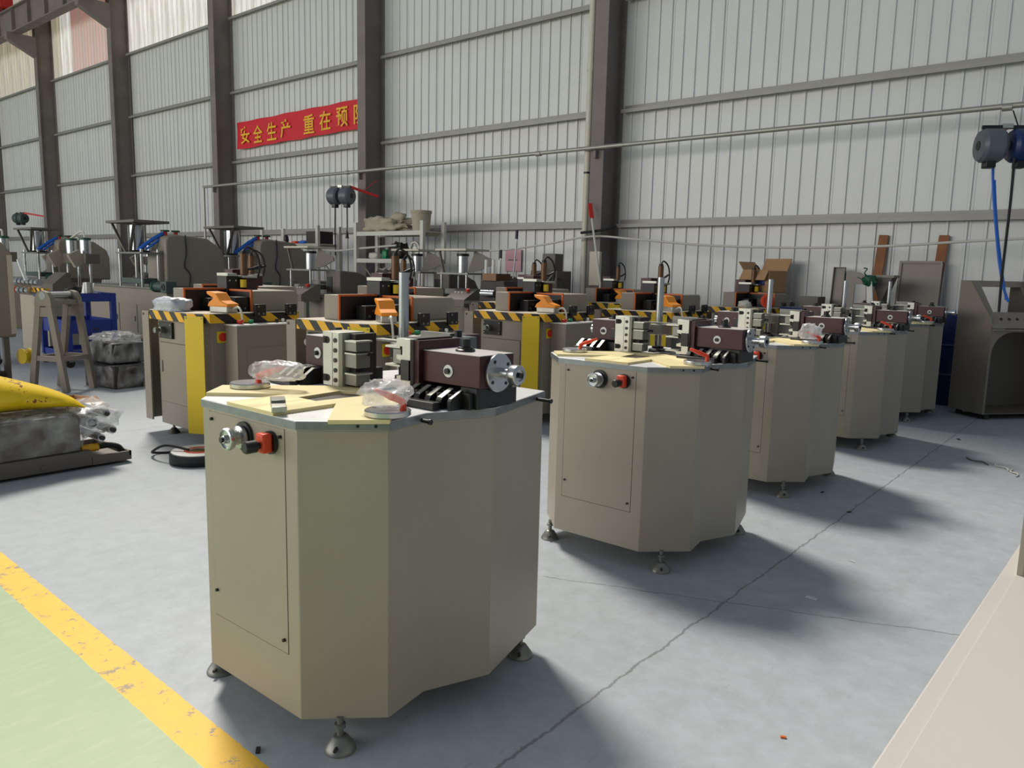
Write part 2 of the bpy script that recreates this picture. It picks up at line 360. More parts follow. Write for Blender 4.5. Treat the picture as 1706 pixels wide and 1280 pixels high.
# crane runway beam on the corbels
t = thing('crane_runway_beam', 'dark steel crane runway beam high at the upper left', 'beam', (0, 10.1, 0))
G().box(-46, -20.9, -.15, .15, 8.95, 8.99).build('bottom_flange', 'column', t, smooth=0)
G().box(-46, -20.9, -.15, .15, 9.7, 9.74).build('top_flange', 'column', t, smooth=0)
G().box(-46, -20.9, -.03, .03, 8.99, 9.7).build('web', 'column', t, smooth=0)
for k in range(18): G().box(-45.5+k*1.4, -45.48+k*1.4, -.14, .14, 8.99, 9.7).build('stiffener', 'column', t, smooth=0)
t = thing('crane_carriage', 'red crane carriage on the runway beam, top left corner', 'crane', (-31, 10.05, 9.76))
G().box(-2.2, .3, -.2, .2, .08, .7).build('end_truck', 'crane_red', t, .02)
for xx in (-1.9, 0): G().cyl((xx, -.06, .09), (xx, .06, .09), .09, 18).build('wheel', 'dark_part', t)
# air pipe along the columns
t = thing('air_pipe', 'long horizontal grey air pipe running across the columns', 'pipe')
G().cyl((-19.3, 10.58, 3.47), (-.4, 10.58, 3.49), .033, 12).build('pipe_run', 'pipe', t)
G().cyl((-19.28, 10.58, 3.47), (-19.28, 10.58, 1.2), .028, 12).build('drop_pipe', 'pipe', t)
for xx in (-16.2, -13.4, -8.3, -1.55): G().cyl((xx-.05, 10.58, 3.476), (xx+.05, 10.58, 3.476), .043, 12).build('coupling', 'pipe', t)
for xx in (-18.82, -13.03, -7.16): G().box(xx-.02, xx+.02, 10.57, 10.65, 3.32, 3.44).build('bracket', 'column', t)
t = thing('downpipe', 'white plastic downpipe standing left of the steel column', 'pipe', (-7.37, 10.69, 0))
G().cyl((0, 0, 0), (0, 0, 11.5), .055, 16).build('tube', 'pvc', t)
for zz in (4.7, 7.2): G().cyl((0, 0, zz), (0, 0, zz+.12), .062, 16).build('socket', 'pvc', t)
G().cyl((0, 0, 3.1), (0, 0, 3.13), .057, 16).build('strap', 'black', t)
# white hose slung along the wall
P = [W(*p) for p in ((780, 418, 10.55), (835, 417, 10.55), (905, 408, 10.52), (985, 394, 10.5), (1060, 399, 10.5), (1180, 409, 10.5), (1330, 413, 10.5), (1480, 410, 10.5), (1600, 403, 10.5), (1712, 397, 10.5))]
tag(G().tube(P, .016, 8).build('air_hose', 'off_white'), 'thin white hose slung sagging along the wall at right', 'hose')
P = [W(*p) for p in ((470, 402, 10.0), (500, 412, 10.0), (555, 418, 10.0), (600, 414, 10.0), (660, 409, 10.0))]
tag(G().tube(P, .02, 8).build('air_hose', 'off_white'), 'white hose sagging in front of the left white shelf rack', 'hose')
P = [W(*p) for p in ((968, 388, 10.48), (985, 386, 10.46), (1005, 383, 10.46), (1027, 377, 10.6))]
tag(G().tube(P, .022, 8).build('black_strap', 'rubber'), 'black strap tied around the column and downpipe', 'strap')
# banner
b0, b1 = W(396, 228, 11.1), W(594, 190, 11.1)
t = thing('banner', 'red cloth banner with yellow Chinese characters on the wall', 'banner', (0, 11.1, 0))
g = G(); nx, nz = 40, 6; V = []
for i in range(nx+1):
    for j in range(nz+1):
        u = i/nx; X = -18.45+u*5.28; z = 4.41+.07*u+(.655-.04*u)*j/nz
        V.append((X, -.03+.025*math.sin(X*3.1+j*.6)*.6+.015*noise.noise(Vector((X*1.3, z*5, 0))), z-.015*math.sin(u*math.pi*5)**2))
g.add(V, [(i*(nz+1)+j, (i+1)*(nz+1)+j, (i+1)*(nz+1)+j+1, i*(nz+1)+j+1) for i in range(nx) for j in range(nz)])
cloth = g.build('cloth', 'banner', t, smooth=60)
chars = [(u'\u5b89', 409, 225), (u'\u5168', 430, 223), (u'\u751f', 453, 219), (u'\u4ea7', 476, 214), (u'\u91cd', 515, 207), (u'\u5728', 542, 201), (u'\u9884', 570, 195), (u'\u9632', 600, 189)]
dg = bpy.context.evaluated_depsgraph_get()
for ch, px, py in chars:
    cu = bpy.data.curves.new('character', 'FONT'); cu.body = ch; cu.size = 1; cu.extrude = 0; cu.align_x = 'CENTER'; cu.align_y = 'CENTER'; cu.offset = .012
    o = bpy.data.objects.new('character', cu); COL.objects.link(o); dg.update()
    me = bpy.data.meshes.new_from_object(o.evaluated_get(dg)); bpy.data.objects.remove(o)
    xs = [v.co.x for v in me.vertices]; ys = [v.co.y for v in me.vertices]; p = W(px, py, 11.05)
    if not xs: continue
    mx_, my_ = (min(xs)+max(xs))/2, (min(ys)+max(ys))/2; sc = .42/max(.3, max(ys)-min(ys)); sw = .40/max(.3, max(xs)-min(xs))
    for v in me.vertices: v.co = ((v.co.x-mx_)*sw, 0, (v.co.y-my_)*sc)
    if px > 590:      # the last character runs on behind the column
        bm = bmesh.new(); bm.from_mesh(me); bmesh.ops.bisect_plane(bm, geom=bm.verts[:]+bm.edges[:]+bm.faces[:], plane_co=(-13.18-p.x, 0, 0), plane_no=(1, 0, 0), clear_outer=True); bm.to_mesh(me); bm.free()
    me.materials.clear(); me.materials.append(M['gold']); o = bpy.data.objects.new('character', me); COL.objects.link(o); o.parent = t; o.location = (p.x, -.062, p.z)
# ================================================================ FRONT ROW: five octagonal milling machines
OUT = [(-.27, 0), (.27, 0), (.465, .19), (.435, .37), (.525, .6), (.41, 1.02), (-.41, 1.02), (-.525, .6), (-.435, .37), (-.465, .19)]
def inset(P, d): return [(x*(1-d/.45), .5+(y-.5)*(1-d/.5)) for x, y in P]
def lever(base, tip, parent):
    b = Vector(base); tp = Vector(tip); m = b+(tp-b)*.25+Vector((0, 0, .018))
    o = G().cyl(b, b+Vector((0, 0, .03)), .011, 12, .009).build('lever', 'orange_red', parent)
    g = G(); d = (tp-m)
    for i in range(6):
        pass
    g.lathe([(.010, 0), (.012, .01), (.0095, d.length*.5), (.007, d.length*.95), (.004, d.length)], m, d, 10).cyl(b+Vector((0, 0, .024)), m+d*.05, .010, 10, .0105)
    g.build('lever_arm', 'orange_red', o)
def front_machine(loc, label):
    t = thing('milling_machine', label, 'machine', loc, 0, 'octagonal milling machines in a row')
    G().prism(inset(OUT, .004), .1, 1.022).build('cabinet', 'beige', t, .003)
    G().prism(OUT, 1.022, 1.05).build('table_plate', 'plate_steel', t, .002)
    G().prism(inset(OUT, -.0012), 1.0235, 1.0475).build('shaded_plate_edge', 'shaded_steel', t)  # band that paints the plate's side faces darker than its lit top
    for i, (xx, yy) in enumerate(((.40, .125), (.44, .16))): G().cyl((xx-.02, yy+.02, 1.036), (xx+.001, yy-.001, 1.036), .005, 10).build('edge_screw', 'black', t)
    d = G().box(-.222, .207, .0022, .006, .298, 1.014).build('door', 'beige', t)
    g = G()
    for a in ((-.2245, -.2215, .2955, 1.016), (.2065, .2085, .2955, 1.016), (-.2245, .2085, .2955, .2985)): g.box(a[0], a[1], .0034, .006, a[2], a[3])
    g.build('door_seam', 'seam', d)
    for xx, zz in ((-.205, .99), (.19, .99), (-.205, .39), (.19, .34)): G().cyl((xx, .002, zz), (xx, -.006, zz), .0055, 10).build('screw', 'black', d)
    k = G().lathe([(.048, 0), (.048, .006), (.02, .008)], (-.005, -.001, .962), (0, -1, 0), 24).build('handwheel_flange', 'black', t)
    G().lathe([(.030, .006), (.036, .010), (.036, .022), (.024, .026), (.022, .040), (.024, .044), (.034, .048), (.037, .056), (.035, .066), (.030, .068), (.029, .062), (.014, .061), (.012, .075), (.004, .077)], (-.005, -.001, .962), (0, -1, 0), 28).build('handwheel', 'steel', k)
    G().cyl((-.005, -.062, .962), (-.005, -.084, .962), .009, 12).build('handwheel_nut', 'black', k)
    e = G().lathe([(.036, 0), (.036, .008)], (.142, -.001, .966), (0, -1, 0), 24).build('switch_backplate', 'black', t)
    G().box(.120, .163, -.042, -.008, .938, .998).build('switch_housing', 'orange_red', e, .006)
    G().lathe([(.010, .040), (.010, .052), (.019, .054), (.019, .088), (.016, .092)], (.142, 0, .962), (0, -1, 0), 20).build('stop_button', 'black', e)
    for xx, yy in ((.355, .085), (-.355, .085), (.395, .93), (-.395, .93)):
        f = G().lathe([(.05, 0), (.05, .006), (.046, .014), (.024, .046), (.016, .05)], (xx, yy, 0), (0, 0, 1), 24).build('levelling_foot', 'dull_alu', t)
        G().lathe([(.010, .05), (.010, .075), (.018, .076), (.018, .088), (.010, .089), (.010, .11)], (xx, yy, 0), (0, 0, 1), 12).build('foot_bolt', 'dull_alu', f)
        G().cyl((xx+.02, yy-.03, .026), (xx+.03, yy-.044, .026), .006, 8).build('foot_screw', 'dark_part', f)
    L_ = [(-.10, -.004), (.03, -.004), (.03, .21), (-.02, .21), (-.04, .40), (.03, .44), (.03, .52), (-.10, .52), (-.43, .17), (-.31, .04), (-.10, .23)]
    g = G().prism(L_, 1.05, 1.062); g.prism([(.06-x, y) for x, y in L_][::-1], 1.05, 1.062)
    bd = g.build('template_board', 'board', t)
    G().box(-.035, .095, .21, .43, 1.0505, 1.0515).build('board_opening', 'dark_part', bd)
    for sx_, hub, tip in ((-.32, (.025, .02), (.10, .078)), (.43, (.035, .03), (-.038, -.018))):
        c = G().lathe([(.066, 0), (.070, .003), (.070, .016), (.067, .019)], (sx_, .215, 1.062), (0, 0, 1), 40).build('clamp_disc', 'steel', t)
        lever((sx_+hub[0], .215+hub[1], 1.080), (sx_+tip[0], .215+tip[1], 1.138), c)
    G().box(.36, .455, .17, .265, 1.05, 1.06).build('clamp_plate', 'dull_alu', t, .002)
    for yy in (.345, .94):
        x0 = .40 if yy < .5 else .42
        r = G().cyl((x0, yy, 1.03), (x0+.075, yy, 1.03), .0065, 10).build('stop_rod', 'black', t)
        G().cyl((x0+.075, yy, 1.03), (x0+.083, yy, 1.03), .009, 10).build('rod_tip', 'black', r)
    # ---- right milling head
    b = G().box(.24, .50, .50, .74, 1.05, 1.105).box(.44, .515, .52, .70, 1.05, 1.12).build('slide_base', 'black', t, .003)
    for i in range(5):
        xx = .245+i*.052; w = .024 if i < 4 else .014
        G().exx([(.445, 1.05), (.445, 1.08), (.452, 1.088), (.505, 1.112), (.505, 1.05)], xx, xx+w).build('base_tooth', 'black', b)
        G().exx([(.452, 1.0882), (.505, 1.1122), (.505, 1.1135), (.4515, 1.0893)], xx+.002, xx+w-.002).build('tooth_face', 'cast_alu', b)
        if i < 4: G().cyl((xx+.038, .475, 1.06), (xx+.038, .475, 1.098), .009, 10).build('base_screw', 'dark_part', b)
    G().box(.21, .43, .405, .438, 1.05, 1.076).build('front_bar', 'black', t, .003)
    h = G().box(.26, .525, .52, .69, 1.12, 1.225).build('right_head', 'brown', t, .0025)
    G().box(.262, .523, .522, .688, 1.2255, 1.2275).build('sunlit_head_top', 'sunlit_cover', h)  # thin pale sheet painting the sunlit top of the brown head
    G().lathe([(.034, 0), (.034, .006), (.026, .010), (.026, .014), (.018, .016), (.018, .038), (.015, .042)], (.385, .60, 1.2275), (0, 0, 1), 18).build('top_knob', 'black', h)
    G().ring((.385, .5205, 1.166), (0, -1, 0), .021, .010, .004, 24).build('washer', 'white', h)
    G().cyl((.385, .521, 1.166), (.385, .507, 1.166), .010, 12).build('pin', 'black', h)
    G().cyl((.366, .5205, 1.168), (.366, .517, 1.168), .012, 12).build('pin_hole', 'black', h)
    f = G().lathe([(.062, 0), (.064, .003), (.064, .011), (.061, .014)], (.525, .605, 1.168), (1, 0, 0), 36).build('spindle_flange', 'steel', t)
    for a in (.6, 2.2, 3.8, 5.4): G().cyl((.538, .605+.047*math.cos(a), 1.168+.047*math.sin(a)), (.5405, .605+.047*math.cos(a), 1.168+.047*math.sin(a)), .006, 10).build('flange_screw', 'black', f)
    G().lathe([(.018, .014), (.0175, .016), (.0175, .060), (.031, .064), (.033, .068), (.033, .094), (.030, .097), (.020, .0972), (.019, .092), (.006, .091)], (.525, .605, 1.168), (1, 0, 0), 24).build('spindle_knob', 'steel', f)
    G().cyl((.612, .605, 1.168), (.626, .605, 1.168), .009, 10).build('knob_bore', 'black', f)
    E_ = [(.165, 1.075), (.235, 1.075), (.235, 1.262), (.165, 1.262), (.165, 1.235), (.195, 1.235), (.195, 1.205), (.165, 1.205), (.165, 1.19), (.21, 1.178), (.21, 1.142), (.165, 1.13), (.165, 1.115), (.195, 1.115), (.195, 1.09), (.165, 1.09)]
    p = G().ex(E_, .485, .52).build('profile_jaw', 'cast_alu', t, .001)
    G().box(.235, .262, .50, .70, 1.06, 1.258).build('jaw_block', 'brown', p)
    G().box(.168, .235, .521, .69, 1.06, 1.264).build('jaw_body', 'dark_part', p)
    G().box(.195, .235, .478, .486, 1.12, 1.19).build('jaw_insert', 'black', p)
    for zz in (1.225, 1.16, 1.085):
        G().box(.09, .166, .50, .56, zz, zz+.007).build('finger', 'cast_alu', p)
    G().box(.125, .166, .505, .55, 1.17, 1.222).build('finger_block', 'dull_alu', p, .002)
    # ---- left milling head
    b = G().box(-.47, -.20, .50, .74, 1.05, 1.105).build('slide_base', 'black', t, .003)
    for i in range(4):
        xx = -.455+i*.048
        G().exx([(.42, 1.05), (.42, 1.075), (.475, 1.112), (.505, 1.112), (.505, 1.05)], xx, xx+.022).build('base_tooth', 'black', b)
        G().exx([(.421, 1.0775), (.474, 1.112), (.475, 1.1145), (.420, 1.0785)], xx+.002, xx+.02).build('tooth_face', 'cast_alu', b)
    G().box(-.44, -.31, .375, .412, 1.05, 1.078).build('front_bar', 'black', t, .003)
    h = G().box(-.41, -.225, .52, .69, 1.115, 1.23).build('left_head', 'brown', t, .0025)
    G().box(-.408, -.227, .522, .688, 1.2305, 1.2325).build('sunlit_head_top', 'sunlit_cover', h)
    G().lathe([(.030, 0), (.030, .006), (.016, .010), (.016, .030)], (-.32, .61, 1.2325), (0, 0, 1), 16).build('top_knob', 'black', h)
    G().ring((-.33, .5205, 1.166), (0, -1, 0), .022, .010, .004, 24).build('washer', 'white', h)
    G().cyl((-.33, .521, 1.166), (-.33, .502, 1.166), .009, 12).build('pin', 'black', h)
    G().box(-.262, -.225, .49, .52, 1.13, 1.185).build('stop_block', 'black', h, .002)
    f = G().lathe([(.056, 0), (.056, .012)], (-.41, .605, 1.168), (-1, 0, 0), 30).build('spindle_flange', 'steel', t)
    G().lathe([(.016, .012), (.016, .03), (.026, .032), (.026, .052), (.02, .055)], (-.41, .605, 1.168), (-1, 0, 0), 20).build('spindle_knob', 'steel', f)
    p = G().prism([(-.222, .475), (-.210, .455), (-.118, .455), (-.108, .465), (-.108, .57), (-.222, .57)], 1.062, 1.262).build('profile_jaw', 'cast_alu', t, .001)
    for zz in (1.09, 1.232): G().cyl((-.182, .458, zz), (-.182, .4535, zz), .013, 12).box(-.207, -.182, .4535, .462, zz-.013, zz+.013).build('slot', 'seam', p)
    for i in range(5): G().cyl((-.136, .459, 1.085+i*.037), (-.136, .451, 1.085+i*.037), .0085, 12).build('screw', 'dark_part', p)
    G().box(-.1535, -.1525, .4542, .456, 1.065, 1.259).build('joint', 'seam', p); G().box(-.108, -.075, .50, .60, 1.062, 1.258).build('jaw_block', 'dark_part', p, .002)
    for zz, hh in ((1.195, .035), (1.135, .05), (1.07, .04)): G().box(-.108, -.040, .475, .54, zz, zz+hh).build('finger', 'dull_alu', p, .002); G().box(-.098, -.033, .468, .545, zz+hh, zz+hh+.006).build('finger_cap', 'cast_alu', p)
    G().cyl((-.075, .53, 1.185), (-.01, .53, 1.185), .007, 10).build('finger_pin', 'black', p)
    # ---- centre column with the copying arm, rear head
    c = G().cyl((-.10, .76, 1.05), (-.10, .76, 1.485), .0205, 24).build('column', 'steel', t)
    G().lathe([(.055, 0), (.055, .012), (.035, .018), (.035, .03)], (-.10, .76, 1.05), (0, 0, 1), 24).build('column_collar', 'black', c)
    G().box(-.135, -.055, .715, .805, 1.15, 1.21).build('column_clamp', 'cast_alu', c, .003)
    G().box(-.18, .06, .68, .72, 1.218, 1.226).build('cross_plate', 'cast_alu', c)
    G().box(-.03, .05, .62, .70, 1.062, 1.075).box(-.05, -.01, .56, .66, 1.062, 1.07).build('feeler_base', 'black', c)
    r = G().box(.0, .12, .80, .97, 1.06, 1.25).build('rear_head', 'brown', t, .003)
    G().box(-.02, .14, .775, .80, 1.06, 1.262).build('rear_jaw', 'dull_alu', r)
    G().box(.10, .20, .74, .86, 1.18, 1.25).build('rear_bracket', 'grey_plastic', r, .003)
    G().cyl((.16, .80, 1.25), (.16, .80, 1.275), .014, 12).build('rear_knob', 'black', r)
    return t
MLOC = [(-2.172, 1.305, 0), (-2.155, 3.315, 0), (-2.2, 5.11, 0), (-2.235, 7.085, 0), (-2.285, 8.9, 0)]
m1 = front_machine(MLOC[0], 'octagonal beige milling machine nearest the camera, bags over both its levers')
for l, lb in zip(MLOC[1:], ('octagonal beige milling machine second in the row, bare orange-red levers on both discs', 'octagonal beige milling machine third in the row, bag over its right lever',
                            'octagonal beige milling machine fourth in the row, behind the third', 'octagonal beige milling machine farthest in the row, next to the blue drum')):
    dup(m1, l, 0, lb)
def bag(c, size, seed, label, rz=0):
    o = G().blob((0, 0, 0), size, seed, .28, 16, 2.2, .8, -size[2]*.42).build('plastic_bag', 'film', smooth=80); o.location = c; o.rotation_euler = (0, 0, rz); return tag(o, label, 'plastic bag')
bag((-2.172+.405, 1.305+.232, 1.123), (.15, .13, .085), 1, 'clear plastic bag over the right red lever of the nearest machine', .4)
bag((-2.172-.215, 1.305+.262, 1.127), (.20, .08, .075), 2, 'clear plastic bag over the left red lever of the nearest machine', .45)
bag((-2.2+.40, 5.11+.24, 1.135), (.14, .09, .11), 5, 'clear plastic bag over the right lever of the third milling machine', .3)
t = thing('stop_block', 'small stepped steel block on the template board of the nearest machine', 'steel block', (-2.172+.115, 1.305+.045, 1.0625), -.55)
G().box(-.075, .005, -.022, .022, 0, .026).build('high_step', 'dull_alu', t, .002)
G().box(.005, .075, -.022, .022, 0, .017).build('low_step', 'cast_alu', t, .002)
# ================================================================ HAZARD-STRIPED MACHINES
def hazard_machine(loc, label):
    t = thing('end_milling_machine', label, 'machine', loc, 0, 'hazard striped end milling machines')
    B = [(.05, .05), (.62, .05), (.79, .14), (.79, .92), (.05, .92)]
    G().prism(B, .1, 1.02).build('cabinet', 'taupe', t, .004)
    G().prism([(0, 0), (.64, 0), (.83, .10), (.83, .95), (0, .95)], 1.02, 1.095).build('table_edge', 'hazard', t)
    G().prism([(.002, .002), (.638, .002), (.828, .102), (.828, .948), (.002, .948)], 1.095, 1.1).build('table_top', 'cream_paint', t)
    # angle frame standing off the left side
    f = G().box(-.14, -.02, .0, .012, .12, 1.08).build('side_frame', 'taupe', t)
    G().box(-.14, -.128, .012, .55, .12, 1.08).build('frame_web', 'taupe', f)
    G().cyl((-.11, .001, 1.055), (-.11, -.004, 1.055), .01, 10).build('frame_hole', 'black', f)
    # yellow guard strip across the chamfered corner
    d = Vector((.19, .10, 0)).normalized(); nrm = Vector((d.y, -d.x, 0)); c = Vector((.72, .028, 0))+nrm*.006
    a, b = c-d*.085, c+d*.085
    s = G().prism([(a.x, a.y), (b.x, b.y), (b.x+nrm.x*.004, b.y+nrm.y*.004), (a.x+nrm.x*.004, a.y+nrm.y*.004)], .1, 1.075).build('guard_strip', 'yellow', t)
    for q in (a+d*.015, b-d*.015): G().cyl((q.x, q.y, 1.06), (q.x+nrm.x*.007, q.y+nrm.y*.007, 1.06), .006, 8).build('strip_screw', 'dull_alu', s)
    p = G().box(.10, .33, .028, .05, .86, 1.0).build('motor_plate', 'black', t, .003)
    G().lathe([(.03, 0), (.03, .03), (.018, .032), (.018, .06), (.024, .062), (.024, .075)], (.18, .028, .93), (0, -1, 0), 16).build('motor_knob', 'dull_alu', p)
    for xx in (.115, .315):
        for zz in (.88, .98): G().cyl((xx, .03, zz), (xx, .023, zz), .006, 8).build('plate_screw', 'steel', p)
    dr = G().box(.085, .575, .044, .052, .3, .82).build('door', 'taupe', t)
    G().box(.0815, .5785, .0475, .053, .2965, .8235).build('door_seam', 'seam', dr)
    G().box(.105, .122, .036, .046, .56, .66).build('door_handle', 'dull_alu', dr, .002)
    # control box on the right
    k = G().exx([(.25, .1), (.80, .1), (.80, 1.0), (.25, 1.0)], .79, .98).build('control_box', 'taupe', t, .004)
    G().obox((.885, .525, 1.006), (.20, .56, .012)).build('control_panel', 'white', k, .003)
    for yy, mt, r in ((.33, 'red', .028), (.43, 'green', .022), (.68, 'black', .016), (.74, 'white', .014)): G().lathe([(r*.6, 0), (r*.6, .012), (r, .014), (r, .03), (r*.8, .034)], (.90, yy, 1.012), (0, 0, 1), 14).build('push_button', mt, k)
    G().box(.978, .983, .34, .76, .3, .82).build('box_door', 'taupe', k)
    s = G().box(.79, .80, .18, .275, .855, .95).build('switch_plate', 'yellow', t, .002)
    G().lathe([(.036, 0), (.036, .008), (.028, .010)], (.80, .2275, .9025), (1, 0, 0), 20).box(.805, .818, .222, .233, .878, .927).build('switch_knob', 'red', s)
    for yy in (.50, .81):
        q = G().box(.825, .86, yy, yy+.105, 1.07, 1.17).build('hinge_block', 'black', t, .006)
        for a_, z_ in ((.03, 1.15), (.03, 1.09), (.075, 1.09)): G().cyl((.86, yy+a_, z_), (.866, yy+a_, z_), .009, 8).build('hinge_bolt', 'dull_alu', q)
    # housings on the table
    h = G().box(.16, .33, .14, .52, 1.1, 1.29).build('rear_housing', 'taupe', t, .006)
    G().box(.33, .343, .14, .155, 1.1, 1.295).box(.33, .343, .155, .52, 1.28, 1.295).build('housing_rim', 'orange_edge', h)
    G().box(.33, .336, .155, .52, 1.1, 1.28).build('housing_mouth', 'black', h)
    b = G().box(.345, .46, .30, .50, 1.1, 1.21).build('tool_block', 'black', t, .004)
    for yy, zz in ((.34, 1.13), (.38, 1.17), (.45, 1.13)): G().cyl((.46, yy, zz), (.466, yy, zz), .012, 8).build('bolt', 'steel', b)
    h = G().exx([(.57, 1.1), (1.04, 1.1), (1.04, 1.25), (1.01, 1.28), (.57, 1.28)], .08, .70).build('front_housing', 'beige', t, .012)
    G().box(.075, .71, .552, .568, 1.27, 1.287).box(.692, .71, .552, .568, 1.1, 1.27).box(.075, .093, .552, .568, 1.1, 1.27).build('housing_rim', 'orange_edge', h); G().box(.093, .692, .556, .568, 1.1, 1.27).build('housing_mouth', 'black', h)
    m = G().box(.52, .68, .42, .55, 1.1, 1.225).build('motor_block', 'black', t, .004)
    for yy in (.45, .50): G().cyl((.68, yy, 1.13), (.70, yy, 1.13), .010, 8).build('bolt', 'steel', m)
    m = G().box(.20, .36, .53, .65, 1.1, 1.40).build('slide_block', 'black', t, .004)
    for yy in (.56, .62): G().cyl((.36, yy, 1.36), (.364, yy, 1.36), .008, 8).build('bolt', 'steel', m)
    G().box(.20, .38, .53, .62, 1.40, 1.425).build('slide_cap', 'cast_alu', m)
    G().box(.10, .24, .66, .82, 1.265, 1.46).box(.22, .36, .72, .84, 1.265, 1.40).build('saw_block', 'brown', t, .004)
    c = G().cyl((.33, .72, 1.40), (.33, .72, 1.60), .032, 16).build('air_cylinder', 'bronze', t)
    G().box(.25, .42, .66, .80, 1.385, 1.405).build('cylinder_plate', 'cast_alu', c, .002)
    G().cyl((.33, .72, 1.60), (.33, .72, 1.625), .026, 12).build('cylinder_cap', 'black', c)
    G().cyl((.40, .67, 1.30), (.40, .67, 1.37), .028, 12).build('yellow_cap', 'yellow', c)
    G().tube([(.33, .72, 1.62), (.34, .76, 1.66), (.36, .84, 1.60), (.37, .86, 1.48), (.36, .84, 1.38)], .009, 6, 4).build('cylinder_hose', 'rubber', c)
    G().tube([(.33, .75, 1.46), (.33, .82, 1.47), (.33, .90, 1.50)], .012, 6, 2).build('cylinder_lever', 'black', c)
    for xx, yy in ((.12, .12), (.68, .14), (.12, .85), (.72, .85)):
        f = G().lathe([(.05, 0), (.048, .015), (.02, .05)], (xx, yy, 0), (0, 0, 1), 16).build('foot', 'dark_part', t)
        G().cyl((xx, yy, .05), (xx, yy, .11), .012, 8).build('foot_bolt', 'dull_alu', f)
    return t
HZ = [((-6.73, 3.15, 0), 'hazard-striped end milling machine at far left, wrapped parcel on its table'),
      ((-5.12, 3.54, 0), 'hazard-striped end milling machine directly behind the nearest octagonal machine'),
      ((-5.36, 5.84, 0), 'hazard-striped end milling machine between the first two octagonal machines, full yellow strip visible'),
      ((-4.86, 7.45, 0), 'hazard-striped end milling machine behind the table of the second octagonal machine'),
      ((-4.68, 9.75, 0), 'hazard-striped end milling machine by the wall with a round red cap on it'),
      ((-6.8, 7.5, 0), 'hazard-striped end milling machine half hidden behind the one with the yellow strip'),
      ((-7.95, 3.98, 0), 'hazard-striped end milling machine close behind the leftmost striped one'),
      ((-7.45, 5.75, 0), 'hazard-striped end milling machine in front of the rack with the canvas'),
      ((-6.45, 9.05, 0), 'hazard-striped end milling machine at the foot of the column with the downpipe')]
h1 = hazard_machine(*HZ[0])
for l, lb in HZ[1:]: dup(h1, l, 0, lb)
def pedal(loc, rz, label, cable=True):
    t = thing('foot_pedal', label, 'foot pedal', loc, rz, 'orange foot pedals on the striped machines')
    G().box(-.10, .10, -.06, .06, 0, .055).build('base', 'grey_plastic' if False else 'cast_alu', t, .008)
    sh = [(-.12, .05), (.11, .05), (.11, .075), (.03, .10), (-.02, .165), (-.13, .175), (-.12, .15), (-.05, .12), (-.10, .085)]
    G().ex(sh, -.065, .065).build('cover', 'orange', t, .008)
    if cable: G().tube([(.10, 0, .03), (.16, 0, .05), (.20, 0, .0), (.20, .02, -.2), (.23, .08, -.5), (.30, .16, -.85), (.34, .2, -1.05)], .009, 7, 5).build('cable', 'off_white', t)
    return t
for (x, y), rz, lb in (((.70, .30), .25, 'orange foot pedal on the leftmost striped machine, cable down its side'), ((.69, .31), -.5, 'orange foot pedal on the striped machine behind the nearest octagonal one'),
                       ((.70, .32), .2, 'orange foot pedal on the striped machine with the full yellow strip'), ((.70, .31), -.4, 'orange foot pedal on the striped machine behind the second octagonal table')):
    k = len([o for o in bpy.data.objects if o.name.startswith('foot_pedal')]); L0 = HZ[k][0]; pedal((L0[0]+x, L0[1]+y, 1.1), rz, lb)
L0 = HZ[8][0]; pedal((L0[0]+.70, L0[1]+.3, 1.1), -.3, 'orange foot pedal on the striped machine at the downpipe column', False)
L0 = HZ[0][0]
o = G().blob((0, 0, 0), (.36, .2, .13), 3, .25, 14, 2.4, .6, -.045).build('wrapped_parcel', 'grey_bag', smooth=70); o.location = (L0[0]+.30, L0[1]+.06, 1.146); o.rotation_euler = (0, 0, .1); tag(o, 'grey plastic wrapped parcel on the leftmost striped machine', 'parcel')
L0 = HZ[4][0]
t = thing('red_plate', 'round red plastic cap leaning on the striped machine by the wall', 'cap', (L0[0]+.74, L0[1]+.22, 1.1))
G().lathe([(.085, 0), (.09, .012), (.09, .03), (.08, .035)], (0, 0, .09), (.6, -.8, .1), 28).build('disc', 'orange_red', t)
G().ring((.017, -.03, .092), (.6, -.8, .1), .06, .05, .012, 28).build('rim', 'orange_red', t)
o = G().blob((0, 0, 0), (.18, .12, .1), 8, .3, 10, 2.5, .8, -.035).build('paper_wad', 'off_white', smooth=70); o.location = (L0[0]+.48, L0[1]+.12, 1.136); tag(o, 'crumpled white paper on the striped machine by the wall', 'paper')
# open cardboard carton on that machine
t = thing('cardboard_carton', 'open brown cardboard carton behind the red cap by the wall', 'carton', (-4.30, 10.72, 1.29), -.35)
for g_, nm in ((G().box(-.24, .24, -.17, .17, 0, .012), 'bottom'), (G().box(-.24, .24, -.17, -.16, 0, .3), 'side'), (G().box(-.24, .24, .16, .17, 0, .3), 'side'), (G().box(-.24, -.23, -.16, .16, 0, .3), 'side'), (G().box(.23, .24, -.16, .16, 0, .3), 'side')): g_.build(nm, 'cardboard', t)
G().obox((-.29, 0, .36), (.012, .32, .16), 0, -.7).build('flap', 'cardboard', t); G().obox((.02, .21, .38), (.46, .012, .2), 0, 0, -.4).build('flap', 'cardboard', t); G().obox((0, -.21, .24), (.46, .012, .16), 0, 0, -.5).build('flap', 'cardboard', t)
G().box(-.06, .17, -.1735, -.17, .1, .19).build('print', 'blue_dark', t)
